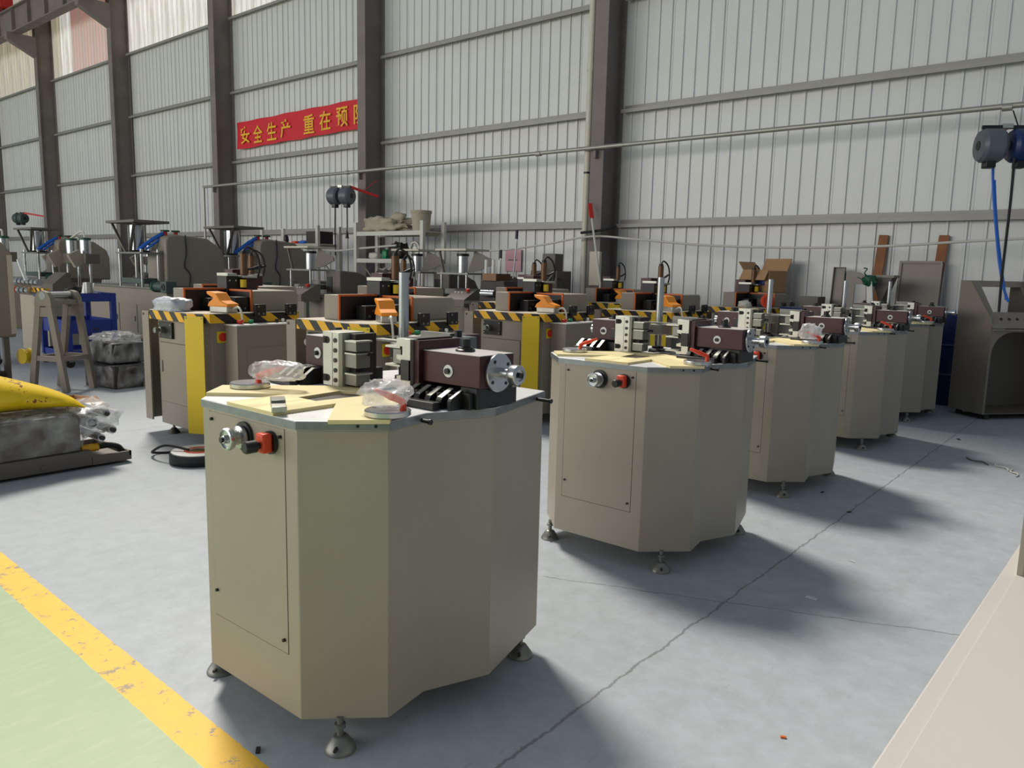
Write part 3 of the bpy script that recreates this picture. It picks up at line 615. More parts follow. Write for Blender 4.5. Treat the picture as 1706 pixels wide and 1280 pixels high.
# ================================================================ LARGE PRESSES
def press(loc, label, group='large presses by the wall'):
    t = thing('hydraulic_press', label, 'press', loc, 0, group)
    G().box(-2.9, -.05, 0, 1.15, .08, 1.02).build('base_cabinet', 'taupe', t, .01)
    G().box(-2.9, -.03, -.02, 1.15, 1.02, 1.06).build('bed', 'dull_alu', t, .004)
    G().box(-2.85, -.1, .05, 1.1, 0, .08).build('plinth', 'dark_part', t)
    for i in range(3):
        d = G().box(-2.3+i*.75, -1.58+i*.75, -.012, .0, .2, .72).build('door', 'taupe', t)
        G().box(-1.66+i*.75, -1.64+i*.75, -.02, -.012, .4, .5).build('door_slot', 'black', d)
    bd = G().exx([(.18, 1.06), (1.35, 1.06), (1.35, 1.6), (1.28, 1.78), (1.0, 1.97), (.36, 2.02), (.22, 1.98), (.18, 1.88)], -.55, .0).build('press_frame', 'taupe', t, .03)
    G().tube([(.012, .55, 2.02), (.012, .56, 1.7), (.012, .52, 1.45), (.012, .62, 1.3), (.012, .60, 1.08)], .011, 6).build('frame_cable', 'rubber', bd)
    G().tube([(.0, .9, 1.22), (.03, .95, 1.2), (.0, 1.05, 1.16)], .008, 6).build('frame_hose', 'pipe', bd)
    G().box(-.55, -.1, .1, .18, 1.06, 1.72).build('throat_panel', 'taupe', t, .01)
    G().box(-1.05, -.08, -.25, .16, 1.655, 1.685).build('guide_plate', 'dull_alu', t)
    for xx in (-1.0, -.13):
        for yy in (-.2, .1): G().cyl((xx, yy, 1.06), (xx, yy, 1.74), .024, 10).build('guide_post', 'steel', t)
    G().box(-.95, -.2, -.2, .12, 1.12, 1.22).build('ram_platen', 'gearbox', t, .01)
    c = G().cyl((-.62, -.04, 1.69), (-.62, -.04, 2.17), .13, 24).build('cylinder', 'steel', t)
    G().box(-.78, -.46, -.2, .12, 1.685, 1.72).build('cylinder_base', 'dark_part', c)
    for a in (.8, 2.4, 3.9, 5.5): G().cyl((-.62+.15*math.cos(a), -.04+.15*math.sin(a), 1.7), (-.62+.15*math.cos(a), -.04+.15*math.sin(a), 2.18), .012, 8).build('tie_rod', 'dull_alu', c)
    tr = G().box(-1.15, -.02, -.36, .28, 2.2, 2.245).build('top_tray', 'dark_taupe', t, .004)
    for s_ in (-1, 1): G().bar((-.58-s_*-.45, -.3, 2.2), (-.60+s_*.08, -.22, 1.68), .05, .02).build('tray_strut', 'dark_taupe', tr)
    G().bar((-1.05, .2, 2.2), (-.75, .1, 1.68), .05, .02).build('tray_strut', 'dark_taupe', tr)
    for yy in (.32, .52): v = G().cyl((-.28, yy, 2.0), (-.28, yy, 2.07), .035, 10).build('valve', 'red', t); G().cyl((-.28, yy, 2.07), (-.28, yy, 2.10), .075, 14).build('valve_wheel', 'dark_green', v)
    G().tube([(-.28, .28, 2.04), (-.32, .1, 1.92), (-.36, -.05, 1.80), (-.40, -.12, 1.72)], .035, 7).build('air_line', 'blue_hose', t)
    G().tube([(-.28, .30, 2.0), (-.26, .12, 1.86), (-.34, -.02, 1.74)], .02, 7).build('air_line', 'blue_hose', t)
    m = G().cyl((.02, -.02, 1.08), (.36, -.02, 1.08), .085, 18).build('drive_motor', 'gearbox', t)
    G().cyl((-.05, -.02, 1.08), (.02, -.02, 1.08), .10, 18).build('fan_cowl', 'dark_green', m)
    G().box(.36, .56, -.12, .08, .98, 1.18).build('gear_case', 'gearbox', m, .01)
    G().box(-.06, .5, -.08, .06, .90, .98).build('motor_bracket', 'taupe', m); G().ring((.46, -.122, 1.08), (0, -1, 0), .06, .03, .012, 18).build('gear_bore', 'dark_part', m)
    return t
p1 = press((-13.85, 6.65, 0), 'large taupe press at left, the nearer of two, gear motor on its bed')
dup(p1, (-13.75, 8.5, 0), 0, 'large taupe press at left, the farther of two, blue air lines bundled')
dup(p1, (-20.0, 7.1, 0), 0, 'large taupe press in the far left background behind the blue trolley')
dup(p1, (-30.0, 7.4, 0), 0, 'farthest large taupe press at the left edge of the hall')
def small_press(loc, label):
    t = thing('cylinder_press', label, 'press', loc, 0, 'small cylinder presses')
    G().box(-.55, .55, 0, .8, .1, 1.0).build('base_cabinet', 'taupe', t, .01)
    G().box(-.5, .5, .05, .75, 0, .1).build('plinth', 'dark_part', t)
    G().box(-.62, .6, -.03, .82, 1.0, 1.03).build('bed', 'dark_taupe', t)
    G().exx([(.3, 1.03), (1.1, 1.03), (1.1, 1.1), (.95, 1.32), (.7, 1.42), (.3, 1.45)], .12, .5).build('press_frame', 'dark_taupe', t, .02)
    G().box(.16, .30, .29, .305, 1.08, 1.34).build('throat', 'black', t)
    for xx in (-.5, .05):
        for yy in (.05, .45): G().cyl((xx, yy, 1.03), (xx, yy, 1.46), .02, 10).build('guide_post', 'steel', t)
    G().box(-.56, .12, .0, .5, 1.43, 1.455).build('guide_plate', 'dull_alu', t)
    G().box(-.5, .05, .08, .42, 1.12, 1.2).build('ram_platen', 'dull_alu', t)
    c = G().cyl((-.22, .25, 1.455), (-.22, .25, 1.72), .085, 22).build('cylinder', 'steel', t)
    G().cyl((-.22, .25, 1.72), (-.22, .25, 1.76), .1, 18).build('cylinder_cap', 'black', c)
    tr = G().box(-.55, .12, -.05, .5, 1.8, 1.83).build('top_tray', 'cream_paint', t)
    G().prism([(.10, 1.80), (.48, 1.66), (.50, 1.60), (.2, 1.5), (-.05, 1.46)], .18, .2, lambda u, v, w: (u, w, v)).build('gusset', 'dark_taupe', tr)
    G().bar((-.5, .0, 1.8), (-.45, .05, 1.45), .03, .03).build('tray_post', 'dark_taupe', tr)
    k = G().exx([(-.42, .95), (-.05, .95), (-.05, 1.22), (-.12, 1.22), (-.42, 1.06)], .02, .45).build('console', 'dark_taupe', t, .006)
    G().lathe([(.02, 0), (.02, .02), (.032, .022), (.03, .045)], (.33, -.2, 1.175), (0, -.45, .9), 14).build('stop_button', 'red', k)
    for i in range(3): G().lathe([(.014, 0), (.014, .015)], (.10+i*.07, -.24, 1.155), (0, -.45, .9), 10).build('push_button', 'white', k)
    G().bar((.05, -.3, .0), (.05, -.3, .95), .06, .06).build('console_leg', 'dark_taupe', k)
    G().bar((.42, -.3, .0), (.42, -.3, .95), .06, .06).build('console_leg', 'dark_taupe', k)
    return t
s1 = small_press((-10.85, 7.7, 0), 'small cylinder press in front of the left white rack')
dup(s1, (-9.62, 9.0, 0), 0, 'small cylinder press behind the bronze air cylinders, below the canvas')
dup(s1, (-8.4, 8.85, 0), 0, 'small cylinder press left of the pink notice')
# ================================================================ RACKS ON THE WALL SIDE
def rack(x0, x1, y0, y1, zs, ztop, label):
    t = thing('storage_rack', label, 'rack', (0, 0, 0), 0, 'white storage racks along the wall')
    for xx in (x0, x1):
        for yy in (y0, y1): G().box(xx-.04, xx+.04, yy-.03, yy+.03, 0, ztop).build('post', 'off_white', t)
        G().bar((xx, y0, .4), (xx, y1, 1.1), .03, .02).build('brace', 'off_white', t)
        G().bar((xx, y1, 1.15), (xx, y0, 1.75), .03, .02).build('brace', 'off_white', t)
    for z in zs:
        for yy in (y0, y1): G().box(x0+.04, x1-.04, yy-.02, yy+.02, z-.08, z).build('beam', 'off_white', t)
        G().box(x0+.04, x1-.04, y0+.02, y1-.02, z-.02, z).build('shelf_board', 'cream_paint', t)
    return t
rack(-15.65, -13.6, 9.95, 10.5, (.35, 1.2, 1.98), 2.35, 'white storage rack left of the column, red and blue bits on it')
rack(-12.35, -10.45, 9.95, 10.5, (.35, 1.12, 1.68, 2.2), 2.38, 'white storage rack with grey canvas and a bucket on top')
o = G().blob((0, 0, 0), (1.05, .46, .34), 4, .6, 18, 1.7, .8, -.12).build('canvas_sheet', 'canvas', smooth=70); o.location = (-11.65, 10.2, 2.325); tag(o, 'crumpled grey canvas sheet on top of the white rack', 'canvas')
t = thing('bucket', 'beige plastic bucket on top of the white rack', 'bucket', (-10.75, 10.2, 2.2))
G().lathe([(.16, 0), (.19, .36), (.2, .36), (.2, .38), (.175, .38), (.15, .02)], (0, 0, 0), (0, 0, 1), 24).build('pail', 'canvas', t); G().ring((0, 0, .33), (0, 0, 1), .2, .188, .02, 24).build('rim', 'canvas', t)
t = thing('fan', 'small round white fan on the rack shelf below the canvas', 'fan', (-10.85, 10.15, 1.68))
G().box(-.1, .1, -.06, .06, 0, .03).build('base', 'white', t); G().cyl((0, .02, .03), (0, .02, .12), .02, 10).build('stem', 'white', t); G().ring((0, -.03, .2), (0, 1, 0), .13, .11, .06, 26).build('guard', 'white', t); G().cyl((0, -.02, .2), (0, .03, .2), .05, 16).build('hub', 'white', t)
for a in range(4): G().obox((.06*math.cos(a*1.57+.4), 0, .2+.06*math.sin(a*1.57+.4)), (.08, .006, .045), 0, -(a*1.57+.4)).build('blade', 'cream_paint', t)
def lump(name, loc, size, mt, seed, label, cat, amp=.35):
    o = G().blob((0, 0, 0), size, seed, amp, 12, 2.3, .7, -size[2]*.4).build(name, mt, smooth=60); o.location = (loc[0], loc[1], loc[2]+size[2]*.4); return tag(o, label, cat)
lump('cloth_heap', (-11.4, 10.2, 1.68), (.4, .3, .34), 'dark_part', 11, 'dark heap of rags on the rack shelf below the canvas', 'rags')
lump('green_pack', (-11.68, 10.15, 1.68), (.17, .16, .2), 'green', 12, 'small green pack beside the dark rags', 'pack', .2)
lump('grey_pack', (-12.0, 10.15, 1.68), (.28, .2, .14), 'off_white', 13, 'pale pack at the left of the rack shelf', 'pack', .15)
lump('dark_box', (-11.2, 10.25, 1.12), (.4, .3, .26), 'dark_part', 14, 'dark tool case on the lower rack shelf', 'tool case', .2)
lump('orange_bit', (-14.6, 10.1, 1.98), (.22, .14, .07), 'orange_red', 15, 'orange-red bundle on the left white rack', 'bundle', .2)
lump('blue_bit', (-14.3, 10.1, 1.98), (.26, .16, .08), 'blue_hose', 16, 'blue bundle on the left white rack', 'bundle', .25)
lump('bottle_dark', (-14.95, 10.1, 1.98), (.1, .1, .22), 'black', 17, 'small black bottle on the left white rack', 'bottle', .1)
t = thing('dark_crate', 'dark crate at the right end of the left white rack', 'crate', (-13.9, 10.22, 1.98))
G().box(-.2, .2, -.2, .2, 0, .02).build('bottom', 'dark_part', t)
for a in ((-.2, .2, -.2, -.18), (-.2, .2, .18, .2), (-.2, -.18, -.18, .18), (.18, .2, -.18, .18)): G().box(a[0], a[1], a[2], a[3], .02, .26).build('side', 'dark_part', t)
t = thing('plastic_drum', 'pale plastic drum behind the striped machines with dark gloves on top', 'drum', (-9.25, 8.05, 0))
G().lathe([(.2, 0), (.23, .1), (.24, 1.0), (.22, 1.25), (.2, 1.30), (.21, 1.33)], (0, 0, 0), (0, 0, 1), 24).build('barrel', 'off_white', t)
lump('glove_heap', (-9.25, 8.05, 1.33), (.3, .26, .18), 'dark_part', 18, 'dark gloves heaped on the pale plastic drum', 'gloves')
# pink notice, vice, grey box by the wall
t = thing('pink_notice', 'pink paper notice on the wall near the downpipe', 'notice', W(855, 434, WY-.045))
G().box(-.19, .19, -.004, .004, -.2, .2).build('sheet', 'pink', t); G().box(-.12, .1, -.006, -.004, .0, .015).build('line', 'dark_part', t)
# small drilling rig in front of the notice
t = thing('bench_drill', 'dark bench machine with black-handled levers beside the pink notice', 'machine', (-7.33, 8.5, 0))
G().box(-.35, .35, -.25, .25, 0, 1.02).build('stand', 'dark_taupe', t, .01); G().box(-.4, .4, -.3, .3, 1.02, 1.06).build('table', 'black', t)
G().ex([(-.25, 1.06), (.28, 1.06), (.22, 1.36), (-.22, 1.36)], -.15, .15).build('body', 'dark_part', t, .01); G().box(-.18, .08, -.16, .16, 1.36, 1.46).build('head', 'bronze', t)
G().cyl((-.15, -.2, 1.18), (.1, -.2, 1.18), .05, 14).build('spindle', 'steel', t)
for xx, zz, dx in ((.0, 1.68, .02), (.26, 1.95, .05)):
    l = G().cyl((xx, 0, 1.40), (xx+dx, 0, zz), .012, 8).build('lever', 'steel', t); G().cyl((xx+dx, 0, zz), (xx+dx*1.1, 0, zz+.12), .022, 10).build('lever_grip', 'black', l)
for xx in (-.34, -.2, -.08): G().cyl((xx, .1, 1.36), (xx, .1, 1.66), .025, 10).build('rod', 'white', t)
t = thing('control_cabinet', 'dark open box with a smaller box on top by the wall, left of the downpipe', 'box', (-7.72, 10.3, 0))
G().box(-.35, .3, -.2, .2, .0, 1.05).build('stand', 'dark_taupe', t); G().box(-.3, .24, -.2, .2, 1.05, 1.52).build('case', 'dark_taupe', t, .01); G().box(-.22, .14, -.205, -.2, 1.1, 1.47).build('opening', 'black', t); G().box(-.14, .12, -.1, .12, 1.52, 1.80).build('top_box', 'dark_taupe', t, .005)
G().tube([(.2, -.21, 1.5), (.05, -.26, 1.3), (-.05, -.25, 1.15)], .012, 6).build('cable', 'pipe', t); G().tube([(.24, -.15, 1.4), (.36, -.18, 1.32), (.42, -.18, 1.1)], .012, 6).build('cable', 'rubber', t)
# electrical plate and pole on the column
p = W(993, 440, CF-.01)
t = thing('switch_box', 'pale electrical box on the column beside the downpipe', 'electrical box', (p.x, CF, p.z)); G().box(-.1, .1, -.06, 0, -.35, .2).build('case', 'cream_paint', t, .005); G().box(-.095, .095, -.064, -.06, -.34, .19).build('lid', 'cream_paint', t)
a, b = W(986, 364, 10.45), W(1000, 475, 10.2)
t = thing('pole', 'thin white pole with a red tip leaning on the column', 'pole'); G().cyl((b.x, b.y, b.z), a, .018, 10).build('shaft', 'off_white', t); d = (Vector(a)-b).normalized(); G().bar(Vector(a), Vector(a)+d*.26, .07, .02).build('tip', 'red', t); G().cyl((b.x-.05, b.y-.1, .0), (b.x, b.y, b.z), .018, 10).build('lower_shaft', 'off_white', t)
# ================================================================ HOSE REELS
def reel(c, label, mts, rot=0, cables=()):
    t = thing('hose_reel', label, 'hose reel', c, rot, 'hose reels on the wall')
    for i, (mt, dx) in enumerate(zip(mts, (-.15, .15))):
        r = G().lathe([(.10, -.12), (.15, -.115), (.175, -.08), (.175, .08), (.15, .115), (.10, .12)], (dx, 0, 0), (1, 0, .0), 22).build('drum', mt, t)
        G().box(dx-.05, dx+.05, -.06, .06, -.23, -.15).build('outlet', 'black', r, .01); G().cyl((dx-.125, 0, 0), (dx+.125, 0, 0), .05, 14).build('axle', 'black', r)
    G().box(-.25, .25, -.02, .02, .17, .205).build('hanger', 'black', t); G().box(-.06, .04, -.03, .03, .175, .22).build('clamp', 'cast_alu', t)
    return t
c = W(568, 327, 10.15); t = reel(c, 'pair of grey hose reels hanging left of the banner column', ('grey_plastic', 'grey_plastic'), .25)
G().bar((.2, .0, .19), (.62, .42, .02), .05, .05).build('arm', 'crane_red', t); G().bar((.42, .2, .12), (.6, .42, .35), .012, .012).build('stay', 'crane_red', t)
G().tube([(-.15, 0, -.22), (-.16, 0, -.7), (-.17, .02, -1.2)], .012, 6, 3).build('hanging_cable', 'rubber', t); G().tube([(.15, 0, -.22), (.15, 0, -.7)], .010, 6, 1).build('hanging_cable', 'rubber', t); G().cyl((.15, 0, -.85), (.15, 0, -.68), .04, 10, .012).build('plug', 'black', t)
c = W(1676, 243, 9.7); t = reel(c, 'grey and blue hose reels hanging at the right edge', ('grey_plastic', 'blue_dark'), .55)
G().bar((.0, .0, .2), (.12, .85, .22), .05, .05).build('arm', 'crane_red', t); G().tube([(.2, .2, .2), (.25, .5, .45)], .008, 6, 1).build('stay', 'rubber', t)
tp = [W(*q) for q in ((1654, 272, 9.75), (1654, 300, 9.75), (1656, 340, 9.75), (1660, 390, 9.75), (1665, 440, 9.75), (1672, 480, 9.72), (1680, 503, 9.7))]
tag(G().tube(tp, .014, 7).build('air_hose', 'blue_hose'), 'blue hose hanging from the reel at the right edge', 'hose')
tp = [W(*q) for q in ((1657, 300, 9.76), (1659, 350, 9.77), (1663, 400, 9.77), (1669, 450, 9.77), (1676, 500, 9.77))]
tag(G().tube(tp, .012, 7).build('air_hose', 'blue_hose'), 'second blue hose close beside the first at the right edge', 'hose')
tp = [W(*q) for q in ((1690, 262, 9.64), (1684, 330, 9.62), (1676, 400, 9.62), (1669, 460, 9.62), (1664, 520, 9.62))]
tag(G().tube(tp, .014, 7).build('power_cable', 'rubber'), 'black cable hanging from the blue reel at the right edge', 'cable')
c = W(34, 364, 10.2); t = reel(c, 'pair of grey-green hose reels at the far left', ('gearbox', 'gearbox'), .2)
G().bar((.2, .0, .19), (1.1, .4, .05), .06, .06).build('arm', 'crane_red', t); G().tube([(1.1, .4, .05), (1.05, .3, -.6), (1.0, .2, -1.1)], .02, 6, 3).build('hanging_cable', 'rubber', t)
# ================================================================ RIGHT END BY THE WALL
for (xt, zt, xb), lb in (((-2.88, 2.09, -2.98), 'brown wooden plank leaning on the wall behind the metal hopper'), ((-2.165, 2.08, -2.24), 'brown wooden plank leaning on the wall right of the grey panel')):
    o = G().bar((xb, 10.97, 0), (xt, 11.14, zt), .115, .03, (0, 1, 0)).build('wooden_plank', 'wood', smooth=0); tag(o, lb, 'plank', 'planks leaning on the wall')
t = thing('metal_door_blank', 'grey sheet metal door panel leaning on the wall between two planks', 'panel', (-2.37, 10.80, 0), 0)
g = G().obox((0, .12, .87), (.46, .02, 1.74), 0, 0, -.1).build('sheet', 'taupe', t)
for a in ((-.235, 0, .87, .03, 1.76), (.235, 0, .87, .03, 1.76)): G().obox((a[0], .11, a[2]), (a[3], .045, a[4]), 0, 0, -.1).build('rim', 'taupe', t)
G().obox((0, .20, 1.735), (.50, .045, .03), 0, 0, -.1).build('rim', 'taupe', t)
t = thing('narrow_panel', 'narrow grey sheet metal trough leaning on the wall behind the fourth machine', 'panel', (-3.36, 10.8, 0))
G().obox((0, .12, .83), (.15, .015, 1.66), 0, 0, -.1).build('sheet', 'taupe', t)
for s_ in (-1, 1): G().obox((s_*.072, .10, .83), (.008, .06, 1.66), 0, 0, -.1).build('rim', 'taupe', t)
G().obox((0, .185, 1.655), (.15, .06, .008), 0, 0, -.1).build('rim', 'taupe', t)
# long low grey box at the wall behind the machines
t = thing('sheet_crate', 'low taupe sheet metal box by the wall left of the narrow panel', 'box', (-3.05, 10.7, 0))
G().box(-.62, -.38, -.3, .0, 0, 1.26).build('wall_section', 'dark_taupe', t)
# hopper frame: a folded sheet part with an opening, white rods and green wire in it
t = thing('sheet_hopper', 'folded grey sheet metal hopper standing behind the fifth machine', 'hopper', (-2.80, 10.42, 0))
G().ex([(-.27, 1.0), (-.15, 1.0), (-.15, 1.44), (-.02, 1.44), (.02, 1.0), (.06, 1.0), (.10, 1.5), (-.10, 1.59), (-.27, 1.59)], -.15, -.14).build('front_sheet', 'taupe', t)
G().box(-.27, -.26, -.15, .15, 1.0, 1.59).build('side_sheet', 'taupe', t)
for a in (((.02, -.15, 1.52), (.30, -.15, 1.52), (.16, -.15, 1.18)),): G().ex([(.04, 1.54), (.28, 1.54), (.16, 1.2)], -.13, .12).build('funnel', 'dark_taupe', t)
G().box(.03, .30, -.14, -.13, 1.53, 1.56).box(.03, .30, .12, .13, 1.53, 1.56).box(.29, .30, -.13, .12, 1.53, 1.56).build('funnel_rim', 'taupe', t)
G().box(-.27, .3, -.15, .15, 0, 1.0).build('stand', 'dark_taupe', t)
t = thing('white_rods', 'bundle of white rods tied with green wire in front of the hopper', 'rods', (-2.65, 10.1, 0))
for i in range(4): G().bar((.12-.03*i, .02*i, .0), (-.06-.02*i, .02*i, 1.5), .028, .02).build('rod', 'white', t)
G().blob((-.09, .03, 1.49), (.16, .12, .12), 9, .5, 10, 3.0, .9).build('wire_ball', 'dark_green', t, smooth=60); G().tube([(-.10, .03, 1.53), (-.15, .02, 1.58), (-.12, .01, 1.63), (-.16, 0, 1.64)], .008, 6).build('wire', 'dark_green', t); G().tube([(-.12, 0, 1.48), (-.22, -.02, 1.53)], .006, 6, 1).build('wire', 'dark_green', t)
t = thing('blue_drum', 'tall dark blue steel drum by the wall beside the last machine', 'drum', (-1.84, 10.8, 0))
G().lathe([(.28, 0), (.285, .01), (.285, .36), (.297, .375), (.285, .39), (.285, .72), (.297, .735), (.285, .75), (.285, 1.08), (.29, 1.10), (.275, 1.10), (.27, 1.085)], (0, 0, 0), (0, 0, 1), 36).build('shell', 'blue_dark', t)
G().cyl((.12, -.1, 1.085), (.12, -.1, 1.105), .03, 14).build('bung', 'blue_dark', t)
t = thing('blue_drum', 'dark blue steel drum behind the third machine, mostly hidden', 'drum', (-3.36, 9.7, 0))
G().lathe([(.28, 0), (.285, .36), (.297, .375), (.285, .39), (.285, .72), (.297, .735), (.285, .75), (.285, 1.12), (.29, 1.14), (.275, 1.14)], (0, 0, 0), (0, 0, 1), 30).build('shell', 'blue_dark', t)
# ---- operator console, turned
t = thing('operator_console', 'empty taupe sheet metal operator console at the right edge', 'console', (-1.34, 9.74, 0), math.radians(52.0))
# local: x along its front, y towards its back
SIDE = [(0, .06), (0, .90), (.02, 1.10), (.36, 1.52), (.50, 1.52), (.50, .06)]
G().exx(SIDE, -.004, .012).build('side_sheet', 'taupe', t); G().exx(SIDE, 1.1, 1.116).build('side_sheet', 'taupe', t)
r_ = .25; AR = [(.02, .06), (.02, .72)]+[(.02+r_-r_*math.cos(k*math.pi/12), .72+r_*math.sin(k*math.pi/12)) for k in range(1, 7)]
AR += [(1.112-p_[0], p_[1]) for p_ in AR[::-1]]
G().ex([(.012, .06)]+AR+[(1.1, .06), (1.1, .99), (.012, .99)], -.002, .006).build('front_sheet', 'taupe', t)
G().box(.012, 1.1, -.03, .02, .985, 1.0).build('ledge', 'taupe', t)
g = G(); A0, A1 = Vector((0, .02, 1.05)), Vector((0, .36, 1.52))
def sl(x, f): q = A0+(A1-A0)*f; return (x, q.y, q.z)
def quad(g, x0, x1, f0, f1):
    P = [Vector(sl(x0, f0)), Vector(sl(x1, f0)), Vector(sl(x1, f1)), Vector(sl(x0, f1))]; n_ = Vector((0, .47, -.34)).normalized()*.004
    g.add(P+[q+n_ for q in P], [(0, 1, 2, 3), (7, 6, 5, 4), (0, 4, 5, 1), (1, 5, 6, 2), (2, 6, 7, 3), (3, 7, 4, 0)])
for a in ((0, 1.11, -.08, .28), (0, .10, .28, .86), (.62, .72, .28, .86), (1.0, 1.11, .28, .86), (0, 1.11, .86, 1.0)): quad(g, *a)
pn = g.build('slanted_panel', 'taupe', t)
for i in range(8): q = sl(.16+.105*i, .12); G().cyl((q[0], q[1]-.001, q[2]), (q[0], q[1]-.006, q[2]+.003), .016, 12).build('button_hole', 'black', pn)
G().box(.012, 1.1, .36, .5, 1.508, 1.52).build('top_sheet', 'taupe', t); G().box(.012, 1.1, .49, .5, .06, .95).build('back_sheet', 'dark_taupe', t); G().box(.012, 1.1, .0, .49, .06, .072).build('bottom_sheet', 'dark_taupe', t)
G().box(.66, .672, .12, .49, .95, 1.508).build('divider', 'dark_taupe', t)
for xx, yy in ((.1, .06), (1.0, .06), (.1, .44), (1.0, .44)): G().cyl((xx, yy, 0), (xx, yy, .06), .04, 12, .03).build('foot', 'dark_part', t)
# ---- big cream sheet metal bench in the right foreground
t = thing('sheet_bench', 'large cream sheet metal bench cut by the lower right corner', 'bench', (0, 0, 0), -.023)
G().box(-.272, .9, .45, 2.7, .10, .765).build('body', 'bench_paint', t, .004)
G().prism([(-.276, .44), (.9, .44), (.9, 2.71), (-.276, 2.71)], .765, .785).build('top_rim', 'bench_paint', t, .004)
G().box(-.243, .9, .47, 2.68, .785, .788).build('top_sheet', 'bench_paint', t, .001)
for xx, yy in ((-.2, .55), (-.2, 2.6), (.8, .55), (.8, 2.6)): G().cyl((xx, yy, 0), (xx, yy, .1), .03, 12).build('foot', 'dark_part', t)
t = thing('sheet_post', 'taupe sheet metal upright on the cream bench at the right edge', 'upright', (-.192, 2.2, .788), -.023)
G().box(0, .012, 0, .3, 0, .34).build('side_sheet', 'beige', t); G().box(.012, .5, 0, .012, 0, .34).build('front_sheet', 'taupe', t); G().box(.012, .5, .288, .3, 0, .34).build('back_sheet', 'taupe', t)
# ================================================================ LEFT: TROLLEYS, STAND, WRAPPED PARTS
def trolley(loc, label, sx, sy, rz=0):
    t = thing('tool_trolley', label, 'trolley', loc, rz, 'blue tool trolleys')
    for xx in (0, sx):
        for yy in (0, sy):
            G().box(xx-.035, xx+.035, yy-.035, yy+.035, .14, 1.05).build('post', 'blue', t)
            w = G().cyl((xx-.015, yy, .06), (xx+.015, yy, .06), .06, 18).build('wheel', 'rubber', t); G().box(xx-.03, xx+.03, yy-.02, yy+.04, .08, .14).build('caster_fork', 'dull_alu', w)
    for z, h in ((.16, .07), (.50, .17), (.95, .1)):
        s = G().box(0, sx, 0, sy, z, z+.012).build('shelf', 'blue', t)
        for a in ((-.02, sx+.02, -.022, -.01), (-.02, sx+.02, sy+.01, sy+.022), (-.022, -.01, -.02, sy+.02), (sx+.01, sx+.022, -.02, sy+.02)): G().box(a[0], a[1], a[2], a[3], z-.02, z+h).build('shelf_rim', 'blue', s)
    G().tube([(0, -.03, .97), (0, -.10, .99), (sx, -.10, .99), (sx, -.03, .97)], .014, 8, 3).build('handle', 'blue', t)
    return t
trolley((-12.6, 4.33, 0), 'blue steel tool trolley with a steel tube on its top tray', .9, .62)
trolley((-13.4, 3.15, 0), 'blue steel tool trolley half hidden behind the grey hood at the left edge', .8, .55)
t = thing('steel_tube', 'short upright steel tube on the blue trolley', 'tube', (-11.78, 4.66, .963)); G().ring((0, 0, 0), (0, 0, 1), .055, .045, .24, 24).build('shell', 'steel', t)
lump('plastic_sheet', (-12.0, 4.78, .963), (.42, .2, .1), 'white', 21, 'crumpled white plastic sheet on the blue trolley', 'plastic', .4)
t = thing('white_card', 'white card standing on the blue trolley behind the tube', 'card', (-11.95, 4.72, 1.05)); G().obox((0, 0, .06), (.26, .01, .16), .2, 0, -.2).build('sheet', 'white', t)
lump('red_tool', (-12.1, 4.44, .963), (.14, .06, .06), 'red', 22, 'red tool on the top tray of the blue trolley', 'tool', .1)
lump('yellow_tool', (-11.97, 4.42, .963), (.12, .07, .07), 'yellow', 23, 'yellow tool on the top tray of the blue trolley', 'tool', .15)
lump('parts_heap', (-12.45, 4.72, .963), (.26, .22, .18), 'dark_part', 24, 'dark heap of parts at the left of the blue trolley tray', 'parts', .5)
lump('scrap_heap', (-12.0, 4.62, .513), (.6, .4, .1), 'dark_part', 25, 'flat heap of scrap on the middle tray of the blue trolley', 'scrap', .4)
t = thing('cardboard_box', 'open brown cardboard box on the half hidden blue trolley', 'box', (-13.0, 3.42, .513), .2)
for a, nm in (((-.28, .28, -.18, .18, 0, .012), 'bottom'), ((-.28, .28, -.18, -.17, .012, .16), 'side'), ((-.28, .28, .17, .18, .012, .16), 'side'), ((-.28, -.27, -.17, .17, .012, .16), 'side'), ((.27, .28, -.17, .17, .012, .16), 'side')): G().box(*a).build(nm, 'cardboard', t)
# A-frame roller stand
t = thing('roller_stand', 'taupe A-frame roller stand at the left', 'stand', (-9.80, 3.52, 0), .42)
for yy in (-.17, .22):
    for s_ in (-1, 1): G().bar((s_*.24, yy, 0), (s_*.075, yy, 1.0), .075, .05, (0, 1, 0)).build('leg', 'taupe', t)
    G().ex([(-.125, .98), (.125, .98), (.11, 1.08), (.07, 1.14), (.0, 1.16), (-.07, 1.14), (-.11, 1.08)], yy-.028, yy+.028).build('head_plate', 'taupe', t, .004)
    G().bar((-.18, yy, .38), (.18, yy, .38), .06, .04, (0, 1, 0)).build('crossbar', 'taupe', t); G().box(-.1, .1, yy-.02, yy+.02, .86, .97).build('brace_plate', 'taupe', t)
for s_ in (-1, 1): G().box(s_*.19-.02, s_*.19+.02, -.15, .2, .355, .405).build('side_rail', 'taupe', t)
G().cyl((0, -.2, 1.10), (0, .25, 1.10), .045, 20).build('roller', 'steel', t); G().box(-.1, -.05, -.14, .19, 1.0, 1.05).box(.05, .1, -.14, .19, 1.0, 1.05).build('top_rail', 'taupe', t)
